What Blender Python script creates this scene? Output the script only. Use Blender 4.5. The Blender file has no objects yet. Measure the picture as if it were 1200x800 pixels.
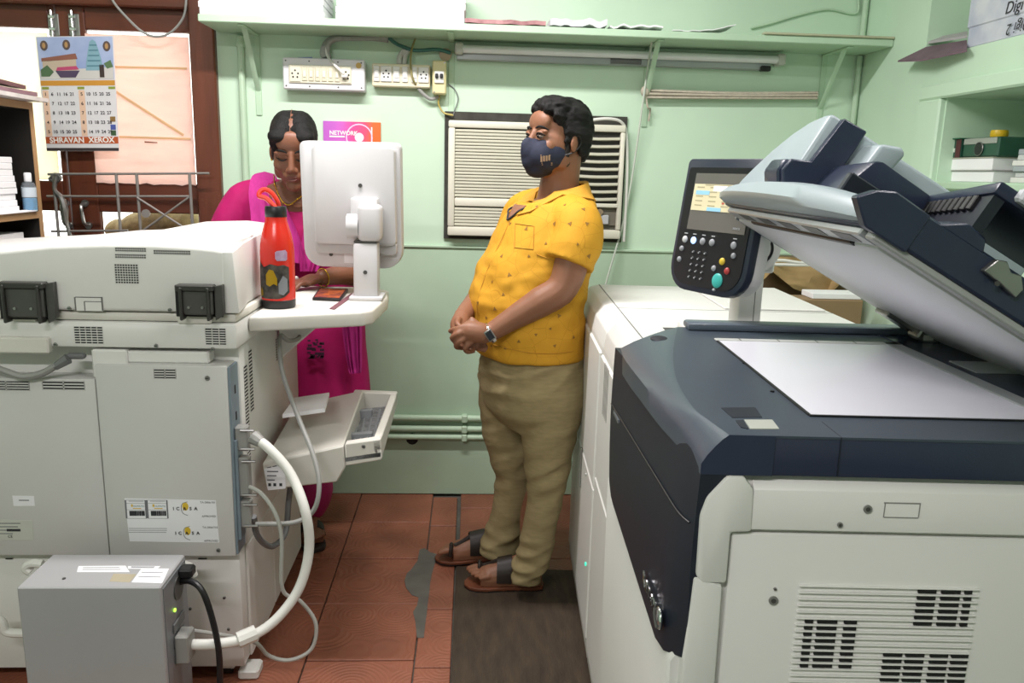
import bpy, bmesh, math, random
from mathutils import Vector, Matrix, noise
random.seed(7)
scene = bpy.context.scene
COL = scene.collection
RAD = math.radians

# ---------------------------------------------------------------- camera
FPX, EYE = 940.0, Vector((0, 0, 1.38))
def _axes(p, y, r):
    f = Vector((math.sin(y)*math.cos(p), math.cos(y)*math.cos(p), -math.sin(p)))
    rt = Vector((math.cos(y), -math.sin(y), 0)); dn = f.cross(rt)
    c, s = math.cos(r), math.sin(r)
    return c*rt + s*dn, -s*rt + c*dn, f
RT, DN, FW = _axes(RAD(11.9), RAD(3.2), RAD(-1.55))
cam_data = bpy.data.cameras.new('camera')
cam_data.sensor_width = 36.0; cam_data.lens = 36.0*FPX/1200.0
cam_data.clip_start = .02
cam = bpy.data.objects.new('camera', cam_data); COL.objects.link(cam)
cam.matrix_world = Matrix(((RT.x, -DN.x, -FW.x, EYE.x), (RT.y, -DN.y, -FW.y, EYE.y), (RT.z, -DN.z, -FW.z, EYE.z), (0, 0, 0, 1)))
scene.camera = cam

# ---------------------------------------------------------------- world, lamps, exposure
world = bpy.data.worlds.new('world'); scene.world = world
world.use_nodes = True
bg = world.node_tree.nodes['Background']
bg.inputs['Color'].default_value = (1.0, .985, .95, 1); bg.inputs['Strength'].default_value = 3.4
def area(name, loc, sx, sy, power, col=(1, 1, 1), rot=(0, 0, 0)):
    l = bpy.data.lights.new(name, 'AREA'); l.shape = 'RECTANGLE'; l.size = sx; l.size_y = sy
    l.energy = power; l.color = col
    o = bpy.data.objects.new(name, l); COL.objects.link(o); o.location = loc; o.rotation_euler = rot
    return o
# the room's ceiling battens (tubes above the frame)
area('ceiling_tube_lamp', (-.35, 2.15, 2.50), 1.25, .10, 40, (1, .94, .945), (RAD(6), 0, 0))
area('ceiling_tube_lamp', (.85, 1.05, 2.60), 1.25, .10, 11, (1, .94, .945), (0, 0, 0))
area('ceiling_tube_lamp', (-.95, -.7, 2.60), 1.25, .10, 38, (1, .94, .945), (RAD(14), 0, 0))
scene.view_settings.view_transform = 'Standard'
scene.view_settings.look = 'None'
scene.view_settings.exposure = 0.3
scene.view_settings.gamma = 1.0
scene.view_settings.use_curve_mapping = False

# ---------------------------------------------------------------- frames: a measured point on a plane of a frame
class Fr:
    def __init__(s, M=None): s.M = M or Matrix.Identity(4); s.I = s.M.inverted()
    def at(s, px, py, x=None, y=None, z=None):
        d = RT*((px-600)/FPX) + DN*((py-400)/FPX) + FW
        c = s.I @ EYE; d = s.I.to_3x3() @ d
        k, v = [(i, q) for i, q in enumerate((x, y, z)) if q is not None][0]
        return c + d*((v - c[k])/d[k])
W = Fr()
def at(px, py, x=None, y=None, z=None): return W.at(px, py, x, y, z)

# ---------------------------------------------------------------- mesh builder
def catmull(P, n):
    P = [Vector(p) for p in P]
    if len(P) < 3 or n <= 1: return P
    out = []
    for i in range(len(P)-1):
        a = P[i-1] if i else P[0]*2 - P[1]
        b, c = P[i], P[i+1]
        d = P[i+2] if i+2 < len(P) else P[-1]*2 - P[-2]
        for k in range(n):
            t = k/n
            out.append(.5*((2*b) + (c-a)*t + (2*a-5*b+4*c-d)*t*t + (3*b-a-3*c+d)*t**3))
    out.append(P[-1]); return out
class B:
    def __init__(s): s.bm = bmesh.new()
    def _add(s, bm):
        me = bpy.data.meshes.new('tmp'); bm.to_mesh(me); bm.free(); s.bm.from_mesh(me); bpy.data.meshes.remove(me); return s
    def box(s, a, b, bev=0., seg=1, M=None):
        bm = bmesh.new(); bmesh.ops.create_cube(bm, size=1)
        a, b = Vector(a), Vector(b); c = (a+b)/2; d = b-a
        for v in bm.verts: v.co = Vector((c.x+v.co.x*d.x, c.y+v.co.y*d.y, c.z+v.co.z*d.z))
        if min(abs(d.x), abs(d.y), abs(d.z)) < 1e-9: bev = 0
        if d.x*d.y*d.z < 0: bmesh.ops.reverse_faces(bm, faces=bm.faces)
        if bev: bmesh.ops.bevel(bm, geom=list(bm.edges), offset=min(bev, .45*min(abs(d.x), abs(d.y), abs(d.z))), segments=seg, profile=.5, affect='EDGES', clamp_overlap=True)
        if M: bm.transform(M)
        return s._add(bm)
    def hexa(s, lo, hi, bev=0., seg=1):
        """solid between two loops of the same length"""
        bm = bmesh.new(); n = len(lo)
        a = [bm.verts.new(p) for p in lo]; b = [bm.verts.new(p) for p in hi]
        bm.faces.new(a[::-1]); bm.faces.new(b)
        for i in range(n): bm.faces.new((a[i], a[(i+1) % n], b[(i+1) % n], b[i]))
        bmesh.ops.recalc_face_normals(bm, faces=bm.faces)
        if bev: bmesh.ops.bevel(bm, geom=list(bm.edges), offset=bev, segments=seg, profile=.5, affect='EDGES', clamp_overlap=True)
        return s._add(bm)
    def prism(s, pts, axis, lo, hi, bev=0., seg=1):
        def mk(p, v): return {'x': (v, p[0], p[1]), 'y': (p[0], v, p[1]), 'z': (p[0], p[1], v)}[axis]
        return s.hexa([mk(p, lo) for p in pts], [mk(p, hi) for p in pts], bev, seg)
    def loft(s, rings, cap=True, closed=True):
        bm = s.bm; R = [[bm.verts.new(p) for p in r] for r in rings]; n = len(R[0])
        for i in range(len(R)-1):
            for j in range(n if closed else n-1):
                bm.faces.new((R[i][j], R[i][(j+1) % n], R[i+1][(j+1) % n], R[i+1][j]))
        if cap and closed: bm.faces.new(R[0][::-1]); bm.faces.new(R[-1])
        return s
    def tube(s, pts, r, n=8, res=5, flat=None):
        P = catmull(pts, res); m = len(P)
        if not hasattr(r, '__len__'): r = [r]*len(pts)
        rr = []
        for i in range(m):
            t = i/(m-1)*(len(r)-1); k = min(int(t), len(r)-2) if len(r) > 1 else 0
            rr.append(r[k]+(r[min(k+1, len(r)-1)]-r[k])*(t-k))
        up = None; rings = []
        for i in range(m):
            t = (P[min(i+1, m-1)]-P[max(i-1, 0)]).normalized()
            if up is None:
                up = Vector((0, 0, 1)) if abs(t.z) < .9 else Vector((0, 1, 0))
                if flat is not None: up = Vector(flat[0])
            up = (up - t*up.dot(t)).normalized(); sd = t.cross(up)
            fa, fb = (1, 1) if flat is None else (flat[1], 1)
            rings.append([P[i] + (up*math.cos(a)*fa + sd*math.sin(a)*fb)*rr[i] for a in [2*math.pi*k/n for k in range(n)]])
        bm = bmesh.new(); R = [[bm.verts.new(p) for p in q] for q in rings]
        for i in range(m-1):
            for j in range(n): bm.faces.new((R[i][j], R[i][(j+1) % n], R[i+1][(j+1) % n], R[i+1][j]))
        bm.faces.new(R[0][::-1]); bm.faces.new(R[-1])
        bmesh.ops.recalc_face_normals(bm, faces=bm.faces)
        return s._add(bm)
    def cyl(s, a, b, r, n=16, r2=None): return s.tube([a, b], [r, r if r2 is None else r2], n, 1)
    def lathe(s, prof, c, n=24, M=None):
        bm = bmesh.new(); R = []
        for r, z in prof: R.append([bm.verts.new((c[0]+r*math.cos(2*math.pi*k/n), c[1]+r*math.sin(2*math.pi*k/n), c[2]+z)) for k in range(n)])
        for i in range(len(R)-1):
            for j in range(n): bm.faces.new((R[i][j], R[i][(j+1) % n], R[i+1][(j+1) % n], R[i+1][j]))
        bm.faces.new(R[0][::-1]); bm.faces.new(R[-1])
        bmesh.ops.recalc_face_normals(bm, faces=bm.faces)
        if M: bm.transform(M)
        return s._add(bm)
    def ell(s, c, r, M=None, u=20, v=12):
        bm = bmesh.new(); bmesh.ops.create_uvsphere(bm, u_segments=u, v_segments=v, radius=1)
        for w in bm.verts:
            q = Vector((w.co.x*r[0], w.co.y*r[1], w.co.z*r[2]))
            if M: q = M @ q
            w.co = q + Vector(c)
        return s._add(bm)
    def xf(s, M): s.bm.transform(M); return s
    def mesh(s, name):
        me = bpy.data.meshes.new(name); s.bm.to_mesh(me); s.bm.free(); return me

# ---------------------------------------------------------------- objects
WM = {}
def finish_mesh(me, angle=35):
    me.polygons.foreach_set('use_smooth', [True]*len(me.polygons))
    me.set_sharp_from_angle(angle=RAD(angle))
def obj(name, b, mat, parent=None, frame=None, angle=35, top=None):
    me = b if isinstance(b, bpy.types.Mesh) else b.mesh(name)
    me.name = name
    M = frame.M if frame else Matrix.Identity(4)
    o = bpy.data.objects.new(name, me); COL.objects.link(o)
    if mat is not None and not me.materials: me.materials.append(mat)
    finish_mesh(me, angle)
    if parent:
        me.transform(WM[parent.name].inverted() @ M); o.parent = parent; WM[o.name] = WM[parent.name]
    else:
        me.transform(M)
        xs = [v.co for v in me.vertices]
        c = Vector(((min(v.x for v in xs)+max(v.x for v in xs))/2, (min(v.y for v in xs)+max(v.y for v in xs))/2, min(v.z for v in xs)))
        me.transform(Matrix.Translation(-c)); o.matrix_world = Matrix.Translation(c); WM[o.name] = Matrix.Translation(c)
    return o
def tag(o, label, cat, group=None):
    o['label'] = label; o['category'] = cat
    if group: o['group'] = group
    return o
def thing(name, label, cat, loc=(0, 0, 0), M=None, group=None):
    o = bpy.data.objects.new(name, None); COL.objects.link(o); o.empty_display_size = .05
    o.matrix_world = M or Matrix.Translation(Vector(loc)); WM[o.name] = o.matrix_world.copy()
    return tag(o, label, cat, group)
def struct(o): o['kind'] = 'structure'; return o
def one(name, b, mat, label, cat, group=None, frame=None, angle=35):
    return tag(obj(name, b, mat, None, frame, angle), label, cat, group)
def text_b(body, size, M, depth=.0004, align='CENTER', bold=0.0):
    """flat lettering as a mesh builder; the text lies in M's x-y plane"""
    cu = bpy.data.curves.new('txt', 'FONT'); cu.body = body; cu.size = size; cu.extrude = depth; cu.offset = bold
    cu.align_x = align; cu.align_y = 'CENTER'; cu.resolution_u = 3
    o = bpy.data.objects.new('txt', cu); COL.objects.link(o)
    bpy.context.view_layer.update()
    me = bpy.data.meshes.new_from_object(o.evaluated_get(bpy.context.evaluated_depsgraph_get()))
    bpy.data.objects.remove(o); bpy.data.curves.remove(cu)
    b = B(); me.transform(M); b.bm.from_mesh(me); bpy.data.meshes.remove(me); return b
def facing(origin, xdir, ydir):
    x = Vector(xdir).normalized(); y = Vector(ydir); y = (y - x*y.dot(x)).normalized(); z = x.cross(y)
    return Matrix(((x.x, y.x, z.x, origin[0]), (x.y, y.y, z.y, origin[1]), (x.z, y.z, z.z, origin[2]), (0, 0, 0, 1)))
def remesh(b, voxel, smooth=4, factor=.5, disp=None):
    """fuse overlapping closed shapes into one continuous skin"""
    me = b.mesh('tmp'); o = bpy.data.objects.new('tmp', me); COL.objects.link(o)
    m = o.modifiers.new('r', 'REMESH'); m.mode = 'VOXEL'; m.voxel_size = voxel
    if smooth:
        m2 = o.modifiers.new('s', 'SMOOTH'); m2.iterations = smooth; m2.factor = factor
    bpy.context.view_layer.update()
    out = bpy.data.meshes.new_from_object(o.evaluated_get(bpy.context.evaluated_depsgraph_get()))
    bpy.data.objects.remove(o); bpy.data.meshes.remove(me)
    if disp:
        ns = [v.normal.copy() for v in out.vertices]
        for v, n in zip(out.vertices, ns): v.co += n*disp(v.co)
    return out

# ---------------------------------------------------------------- materials
def lin(c):
    if isinstance(c, str): c = tuple(int(c[i:i+2], 16)/255 for i in (0, 2, 4))
    return tuple((x/12.92 if x <= .04045 else ((x+.055)/1.055)**2.4) for x in c) + (1,)
MATS = {}
def mat(name, col, rough=.5, metal=0., var=.04, scale=8., bump=0., bscale=60., spec=.5, col2=None, stretch=None, trans=0., emit=0., coat=0., detail=4.):
    if name in MATS: return MATS[name]
    m = bpy.data.materials.new(name); m.use_nodes = True; MATS[name] = m
    nt = m.node_tree; N = nt.nodes; Lk = nt.links; p = N['Principled BSDF']
    p.inputs['Roughness'].default_value = rough; p.inputs['Metallic'].default_value = metal
    p.inputs['Specular IOR Level'].default_value = spec; p.inputs['Coat Weight'].default_value = coat
    c = lin(col)
    tc = N.new('ShaderNodeTexCoord'); src = tc.outputs['Object']
    if stretch:
        mp = N.new('ShaderNodeMapping'); mp.inputs['Scale'].default_value = stretch; Lk.new(src, mp.inputs['Vector']); src = mp.outputs['Vector']
    nz = N.new('ShaderNodeTexNoise'); nz.inputs['Scale'].default_value = scale; nz.inputs['Detail'].default_value = detail
    Lk.new(src, nz.inputs['Vector'])
    rp = N.new('ShaderNodeValToRGB'); Lk.new(nz.outputs['Fac'], rp.inputs['Fac'])
    rp.color_ramp.elements[0].position = .3; rp.color_ramp.elements[1].position = .7
    if col2: a, b = c, lin(col2)
    else: a = tuple(x*(1-var) for x in c[:3])+(1,); b = tuple(min(1, x*(1+var)) for x in c[:3])+(1,)
    rp.color_ramp.elements[0].color = a; rp.color_ramp.elements[1].color = b
    Lk.new(rp.outputs['Color'], p.inputs['Base Color'])
    if bump:
        n2 = N.new('ShaderNodeTexNoise'); n2.inputs['Scale'].default_value = bscale; n2.inputs['Detail'].default_value = 3
        Lk.new(src, n2.inputs['Vector'])
        bp = N.new('ShaderNodeBump'); bp.inputs['Strength'].default_value = bump; bp.inputs['Distance'].default_value = .004
        Lk.new(n2.outputs['Fac'], bp.inputs['Height']); Lk.new(bp.outputs['Normal'], p.inputs['Normal'])
    if trans:
        t = N.new('ShaderNodeBsdfTranslucent'); Lk.new(rp.outputs['Color'], t.inputs['Color'])
        mx = N.new('ShaderNodeMixShader'); mx.inputs['Fac'].default_value = trans
        Lk.new(p.outputs['BSDF'], mx.inputs[1]); Lk.new(t.outputs['BSDF'], mx.inputs[2]); Lk.new(mx.outputs['Shader'], N['Material Output'].inputs['Surface'])
    if emit:
        p.inputs['Emission Color'].default_value = c; p.inputs['Emission Strength'].default_value = emit
    return m
def glass_mat(name, col, rough=.03, alpha=1.):
    m = mat(name, col, rough, var=0.)
    p = m.node_tree.nodes['Principled BSDF']; p.inputs['Transmission Weight'].default_value = alpha; p.inputs['IOR'].default_value = 1.2
    return m
# ---------------------------------------------------------------- palette
M_wall = mat('green_wall_paint', 'c4dec5', .55, var=.05, scale=2.2, bump=.10, bscale=14)
M_wall_low = mat('green_wall_paint_lower', 'b4ceb4', .40, var=.09, scale=3., bump=.16, bscale=10)
M_shelfgreen = mat('green_shelf_paint', 'b4d0b4', .5, var=.05, scale=5)
M_pipe = mat('green_pipe_paint', 'b6cfb4', .45, var=.05, scale=9)
M_ceil = mat('ceiling_white', 'e6e8e2', .8)
M_wood = mat('door_brown', '5c2f1d', .42, var=.25, scale=3., stretch=(6, 6, .8), bump=.12, bscale=12)
M_woodrail = mat('door_rail_brown', '5a2d1c', .42, var=.25, scale=3., stretch=(.8, 6, 6), bump=.12, bscale=12)
M_white = mat('copier_white', 'dcdcd8', .42, var=.015, scale=5)
M_grey = mat('copier_grey_panel', 'c6c6c3', .45, var=.03, scale=3)
M_warm = mat('copier_beige', 'd3d1c8', .45, var=.03, scale=6)
M_dark = mat('vent_black', '101112', .7, var=.1)
M_navy = mat('navy_plastic', '2b3347', .30, var=.05, scale=9, bump=.06, bscale=420)
M_navy2 = mat('navy_gloss', '1b212d', .42, var=.05, scale=6)
M_slate = mat('slate_plastic', '5b6672', .30, var=.05, scale=12, bump=.05, bscale=420)
M_pale = mat('pale_blue_grey_plastic', 'a3b0b6', .35, var=.03, scale=12, bump=.05, bscale=420)
M_steel = mat('steel', '9a9a98', .32, .85, var=.08, scale=20)
M_chrome = mat('chrome', 'd8d8dc', .12, 1.)
M_bluemetal = mat('zinc_blue_metal', '8b9aa6', .4, .5, var=.08, scale=14)
M_hinge = mat('hinge_grey', '4e4e4b', .4, .3, var=.1, scale=20)
M_paper = mat('white_paper', 'eeeef0', .8, var=.02, scale=9)
M_black = mat('black_plastic', '151517', .4)
M_cabw = mat('cable_white', 'dcdcd6', .5)
M_cabg = mat('cable_grey', '8f908c', .5)
M_cabgd = mat('cable_dark_grey', '6b6d6e', .5)
M_cream = mat('cream_plastic', 'ddd6ba', .45, var=.05, scale=14)
M_ivory = mat('ivory_plastic', 'd9d6c2', .5, var=.06, scale=9)
M_terracotta = None

def floor_mat():
    m = mat('terracotta_tile', '8b5540', .5, var=.18, scale=7)
    nt = m.node_tree; N = nt.nodes; Lk = nt.links; p = N['Principled BSDF']
    g = N.new('ShaderNodeNewGeometry')
    mp = N.new('ShaderNodeMapping'); mp.inputs['Scale'].default_value = (6.4, 6.4, 6.4); Lk.new(g.outputs['Position'], mp.inputs['Vector'])
    vo = N.new('ShaderNodeTexVoronoi'); vo.feature = 'F1'; vo.inputs['Scale'].default_value = 1.0; Lk.new(mp.outputs['Vector'], vo.inputs['Vector'])
    mt = N.new('ShaderNodeMath'); mt.operation = 'MULTIPLY'; mt.inputs[1].default_value = 75.; Lk.new(vo.outputs['Distance'], mt.inputs[0])
    sn = N.new('ShaderNodeMath'); sn.operation = 'SINE'; Lk.new(mt.outputs[0], sn.inputs[0])
    bp = N.new('ShaderNodeBump'); bp.inputs['Strength'].default_value = .22; bp.inputs['Distance'].default_value = .003
    Lk.new(sn.outputs[0], bp.inputs['Height']); Lk.new(bp.outputs['Normal'], p.inputs['Normal'])
    return m
M_terracotta = floor_mat()
M_cement = mat('grey_cement', '5b5952', .75, var=.2, scale=14, bump=.3, bscale=40)

# ---------------------------------------------------------------- room shell
YW, XR, XL, YF, ZC = 3.30, 1.555, -2.15, -2.4, 2.95
DX1, DZ = -.985, 2.16          # door: right edge of frame, top of frame
floor = struct(obj('floor', B().box((XL-.1, YF-.1, -.12), (XR+.5, YW+.15, -.012)), M_cement))
XT = [-1.38, -1.07, -.76, -.45, -.14, -.03, .28, .59]
YT = [1.46, 1.77, 2.08, 2.39, 2.70, 3.01, 3.298]
for i in range(len(XT)-1):
    for j in range(len(YT)-1):
        g0 = .002; off = 0
        x0, x1, y0, y1 = XT[i]+g0, XT[i+1]-g0, YT[j]+g0, YT[j+1]-g0
        if i == 4: y0 -= .035; y1 -= .035
        if i == 5: x0 += .008; y0 += .14; y1 = min(y1+.14, 3.298)
        if i == 4: x1 -= .004
        if y1-y0 < .02: continue
        obj('tile', B().box((x0, y0, -.012), (x1, y1, random.uniform(-.0012, .0008)), .002), M_terracotta, floor)
# cement smear over the broken joint
def smear():
    L = [(592, 646), (575, 652), (568, 690), (546, 720), (530, 735), (522, 760), (528, 785), (548, 810), (572, 818), (566, 848), (552, 870), (560, 905), (566, 960)]
    Rr = [(612, 660), (640, 668), (632, 690), (620, 730), (612, 770), (610, 800), (604, 840), (600, 880), (596, 905), (590, 960)]
    f = lambda q: at(300+q[0]/3, 560+(q[1]-560)/3+(0), z=.0012)
    g = lambda q: at(300+q[0]/3, 560+(q[1]-400)/3, z=.0012)
    pts = [g(q) for q in L] + [g(q) for q in reversed(Rr)]
    return B().hexa([p - Vector((0, 0, .006)) for p in pts], pts)
obj('cement_patch', smear(), M_cement, floor)

wb = B()
zt = 1.076
wb.box((DX1, YW, zt), (XR+.4, YW+.14, ZC)).box((XL, YW, DZ), (DX1, YW+.14, ZC))
wall_back = struct(obj('wall_back', wb, M_wall))
obj('lower_wall', B().box((DX1, YW-.006, 0), (XR+.02, YW+.14, zt), .003), M_wall_low, wall_back)
obj('scuff', B().box((.05, YW-.0065, 0), (.06, YW-.006, .001)), M_wall_low, wall_back)
hole = at(483, 514, y=YW-.007)
obj('wall_hole', B().tube([hole+Vector((0, .01, 0)), hole+Vector((0, -.0012, 0))], .026, 12, 1), M_dark, wall_back)
trim = struct(obj('trim_1', B().box((DX1, YW-.014, zt-.006), (XR, YW, zt+.006), .003), M_wall_low))
# right wall with two niches: niche bottom ledges at 1.387 and 1.80
wr = B()
N0, N1 = .9, 2.66
wr.box((XR, YF, 0), (XR+.5, YW, 1.375)).box((XR, 2.83, 1.375), (XR+.5, YW, ZC))
wr.box((XR, YF, 1.655), (XR+.5, 2.83, 1.80)).box((XR, YF, 2.45), (XR+.5, 2.83, ZC))
wr.box((XR, YF, 1.375), (XR+.5, N0, 2.45)).box((XR+.36, N0, 1.375), (XR+.5, 2.83, 2.45))
wr.box((XR, N1, 1.375), (XR+.36, 2.83, 1.655))
wall_right = struct(obj('wall_right', wr, M_wall))
nf = B().box((XR-.022, 2.665, 1.375), (XR+.01, 2.80, 1.6545), .006).box((XR-.022, N0, 1.655), (XR+.01, 2.80, 1.705), .006)
obj('niche_surround', nf, M_wall, wall_right)
obj('niche_sill', B().box((XR-.03, N0, 1.362), (XR+.36, N1+.01, 1.388), .005), M_shelfgreen, wall_right)
struct(obj('wall_left', B().box((XL-.12, YF, 0), (XL, YW, ZC)), M_wall))
struct(obj('wall_front', B().box((XL, YF-.12, 0), (XR, YF, ZC)), mat('neutral_wall_paint', 'd6d4cd', .7, var=.03)))  # unseen wall; neutral colour chosen to cut the green bounce light
struct(obj('ceiling', B().box((XL-.1, YF-.1, ZC), (XR+.5, YW+.15, ZC+.1)), M_ceil))

# ---------------------------------------------------------------- door with paper-covered panes
door = bpy.data.objects.new('door_1', None); COL.objects.link(door)
door.matrix_world = Matrix.Translation((-1.5, YW, 0)); WM['door_1'] = door.matrix_world.copy(); struct(door)
YD = YW+.03
jx = at(228, 120, y=YW).x
obj('door_frame', B().box((jx, YW-.03, 0), (DX1+.004, YW+.10, DZ), .006), M_wood, door)
ztop = at(110, 8, y=YW).z
obj('door_frame', B().box((XL, YW-.03, ztop), (jx, YW+.10, DZ+.01), .006), M_woodrail, door)
obj('door_frame', B().box((XL, YW-.03, 0), (XL+.06, YW+.10, ztop), .006), M_wood, door)
xc = at(86, 300, y=YW).x                        # meeting line of the two leaves
def zz(py): return at(120, py, y=YD).z
def xx(px): return at(px, 150, y=YD).x
def leaf(x0, x1, s0, s1, lowpanes):
    zt_, zb_ = ztop+.004, .02
    r = [(zt_, zz(36)), (zz(213), zz(248)), (zz(285), zb_)]
    obj('stile', B().box((x0, YD-.018, zb_), (s0, YD+.018, zt_), .004), M_wood, door)
    obj('stile', B().box((s1, YD-.018, zb_), (x1, YD+.018, zt_), .004), M_wood, door)
    for a, b in r: obj('rail', B().box((s0, YD-.017, b), (s1, YD+.017, a), .004), M_woodrail, door)
leaf(xc+.003, jx, xx(111), xx(231), None)
leaf(XL+.06, xc-.003, XL+.16, xx(70), None)
M_pane = glass_mat('window_glass', 'f4f6f2')
obj('pane', B().box((xx(111), YD+.004, zz(213)), (xx(231), YD+.008, zz(36))), M_pane, door)
obj('pane', B().box((xx(111), YD+.004, zz(285)), (xx(231), YD+.008, zz(248))), M_pane, door)
obj('pane', B().box((XL+.16, YD+.004, zz(213)), (xx(70), YD+.008, zz(36))), M_pane, door)
obj('pane', B().box((XL+.16, YD+.004, zz(285)), (xx(70), YD+.008, zz(248))), M_pane, door)
M_pkpaper = mat('pink_window_paper', 'f4dcd3', .8, var=.06, scale=4, stretch=(1, 1, 5), bump=.25, bscale=9, trans=.6)
def sheet(x0, x1, z0, z1, y, amp=.004, nx=14, nz=16, edge=0.):
    b = B(); f = []
    for k in range(2):
        f.append([[Vector((x0+(x1-x0)*i/nx, y+k*.0012+amp*noise.noise(Vector((i*.35, j*.45, x0*9))), z0+(z1-z0)*j/nz + (edge*noise.noise(Vector((i*.8, 3, 1))) if j == 0 else 0))) for i in range(nx+1)] for j in range(nz+1)])
    bm = b.bm
    V = [[[bm.verts.new(p) for p in r] for r in s] for s in f]
    for j in range(nz):
        for i in range(nx):
            bm.faces.new((V[0][j][i], V[0][j][i+1], V[0][j+1][i+1], V[0][j+1][i])); bm.faces.new((V[1][j][i], V[1][j+1][i], V[1][j+1][i+1], V[1][j][i+1]))
    rim = [(0, i) for i in range(nx+1)] + [(j, nx) for j in range(1, nz+1)] + [(nz, i) for i in range(nx-1, -1, -1)] + [(j, 0) for j in range(nz-1, 0, -1)]
    for a in range(len(rim)):
        p, q = rim[a], rim[(a+1) % len(rim)]
        bm.faces.new((V[0][p[0]][p[1]], V[1][p[0]][p[1]], V[1][q[0]][q[1]], V[0][q[0]][q[1]]))
    return b
pp = thing('window_paper', 'large pale pink paper sheet covering the right door pane', 'paper', (at(180, 213, y=YD-.03).x, YD-.03, at(180, 213, y=YD-.03).z))
obj('sheet', sheet(xx(111.5), xx(229), zz(214), zz(41), YD-.026, .003, edge=.01), M_pkpaper, pp)
M_tape = mat('amber_tape', 'e8c79a', .4, trans=.3)
obj('tape', B().tube([Vector((xx(140), YD-.0315, zz(106))), Vector((xx(218), YD-.0315, zz(156)))], .005, 4, 1, flat=((0, 1, 0), .12)), M_tape, pp)
obj('tape', B().tube([Vector((xx(138), YD-.0315, zz(160))), Vector((xx(226), YD-.0315, zz(160)))], .004, 4, 1, flat=((0, 1, 0), .12)), M_tape, pp)
obj('tape', B().tube([Vector((xx(138), YD-.0315, zz(79))), Vector((xx(226), YD-.0315, zz(78)))], .004, 4, 1, flat=((0, 1, 0), .12)), M_tape, pp)
obj('torn_spot', B().tube([Vector((xx(172), YD-.0315, zz(165))), Vector((xx(187), YD-.0315, zz(165.5)))], [.003, .006, .002], 6, 1, flat=((0, 1, 0), .15)), mat('kraft_tear', '7a4a34', .8), pp)
M_ylpaper = mat('yellowed_window_paper', 'fff8e4', .8, var=.04, scale=5, trans=.8)
yp = one('window_paper', sheet(XL+.165, xx(69), zz(212), zz(42), YD-.026, .003), M_ylpaper, 'sunlit yellowed paper sheet covering the left door pane', 'paper')
# bolts and handles
for px in (63, 87):
    t = thing('tower_bolt', 'chrome tower bolt at the top of the door left of the meeting line' if px == 63 else 'chrome tower bolt at the top of the door right of the meeting line', 'bolt', at(px, 40, y=YD-.02), group='tower bolts on the brown door')
    a, b = at(px-2, 16, y=YD-.022), at(px+1, 42, y=YD-.022)
    obj('plate', B().box((a.x-.018, YD-.024, b.z), (a.x+.022, YD-.018, a.z), .002), M_steel, t)
    obj('rod', B().cyl((a.x, YD-.030, b.z-.01), (a.x, YD-.030, a.z+.01), .006, 10), M_chrome, t)
    for k in (.2, .75): obj('guide', B().box((a.x-.012, YD-.038, b.z+(a.z-b.z)*k), (a.x+.012, YD-.024, b.z+(a.z-b.z)*k+.014), .003), M_chrome, t)
for px in (79, 102):
    t = thing('door_handle', 'tarnished metal bow handle on the door near the grille clamp' if px == 79 else 'bright metal bow handle on the right door leaf', 'handle', at(px, 262, y=YD-.02), group='bow handles on the brown door')
    a, b = at(px-2, 238, y=YD-.02), at(px+2, 264, y=YD-.02)
    obj('bow', B().tube([a, a+Vector((0, -.035, -.01)), (a+b)/2+Vector((0, -.04, 0)), b+Vector((0, -.035, .01)), b], .007, 8), M_steel, t)
    for q in (a, b): obj('rose', B().cyl(q+Vector((0, .002, 0)), q+Vector((0, -.006, 0)), .014, 12), M_steel, t)
# sacking outside the lower pane
sk = B()
for c, r in (((at(196, 262, y=YW+.35)), (.17, .09, .085)), (at(165, 268, y=YW+.33), (.10, .08, .07)), (at(222, 266, y=YW+.33), (.08, .08, .08)), (at(140, 270, y=YW+.36), (.06, .06, .05))): sk.ell(c, r)
one('sack', remesh(sk, .012, 4, disp=lambda c: .006*noise.noise(c*18)), mat('jute', '8f7f5c', .9, var=.25, scale=40, bump=.5, bscale=160), 'bulging brown jute sack seen through the lower door pane', 'sack')
struct(obj('trim_2', B().box((XL, YW+.22, -.1), (XR+.4, YW+.55, 1.035)), mat('outdoor_ledge', 'a89c88', .8)))
# grille in front of the door
gr = thing('metal_grille', 'grey welded rod grille with a diagonal cross in front of the door', 'grille', (-1.25, YW-.09, 0))
M_rod = mat('grille_grey', '8d8a86', .45, .4)
yg = YW-.09
def G(px, py): return at(px, py, y=yg)
for a, b in (((56, 204), (245, 203)), ((55, 230), (222, 230)), ((60, 271), (150, 270))): obj('rod', B().cyl(G(*a), G(*b), .0045, 8), M_rod, gr)
for px, y0, y1 in ((136, 203, 282), (160, 203, 282), (222, 203, 282), (62, 203, 300)):
    a = G(px, y0); obj('upright', B().cyl(a, Vector((a.x, yg+.008, .25)), .006, 8), M_rod, gr)
for a, b in (((161, 231), (222, 270)), ((222, 231), (163, 274))): obj('brace', B().cyl(G(*a)+Vector((0, -.006, 0)), G(*b)+Vector((0, -.006, 0)), .004, 8), M_rod, gr)
q = G(172, 250); obj('disc', B().cyl(q+Vector((0, -.012, 0)), q+Vector((0, -.004, 0)), .016, 16), M_rod, gr)
for px in (62, 136, 222):
    a = G(px, 240); obj('foot', B().box((a.x-.02, yg-.06, 0), (a.x+.02, yg+.06, .26), .004), M_rod, gr)
obj('clamp', B().tube([G(66, 206), G(64, 222), G(72, 232), G(76, 245), G(78, 262), G(84, 280)], [.010, .008, .012, .014, .008, .006], 8), M_steel, gr)
obj('knot', B().tube([G(58, 210), G(64, 204), G(71, 208), G(66, 213), G(58, 210)], .006, 8), M_steel, gr)

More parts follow.
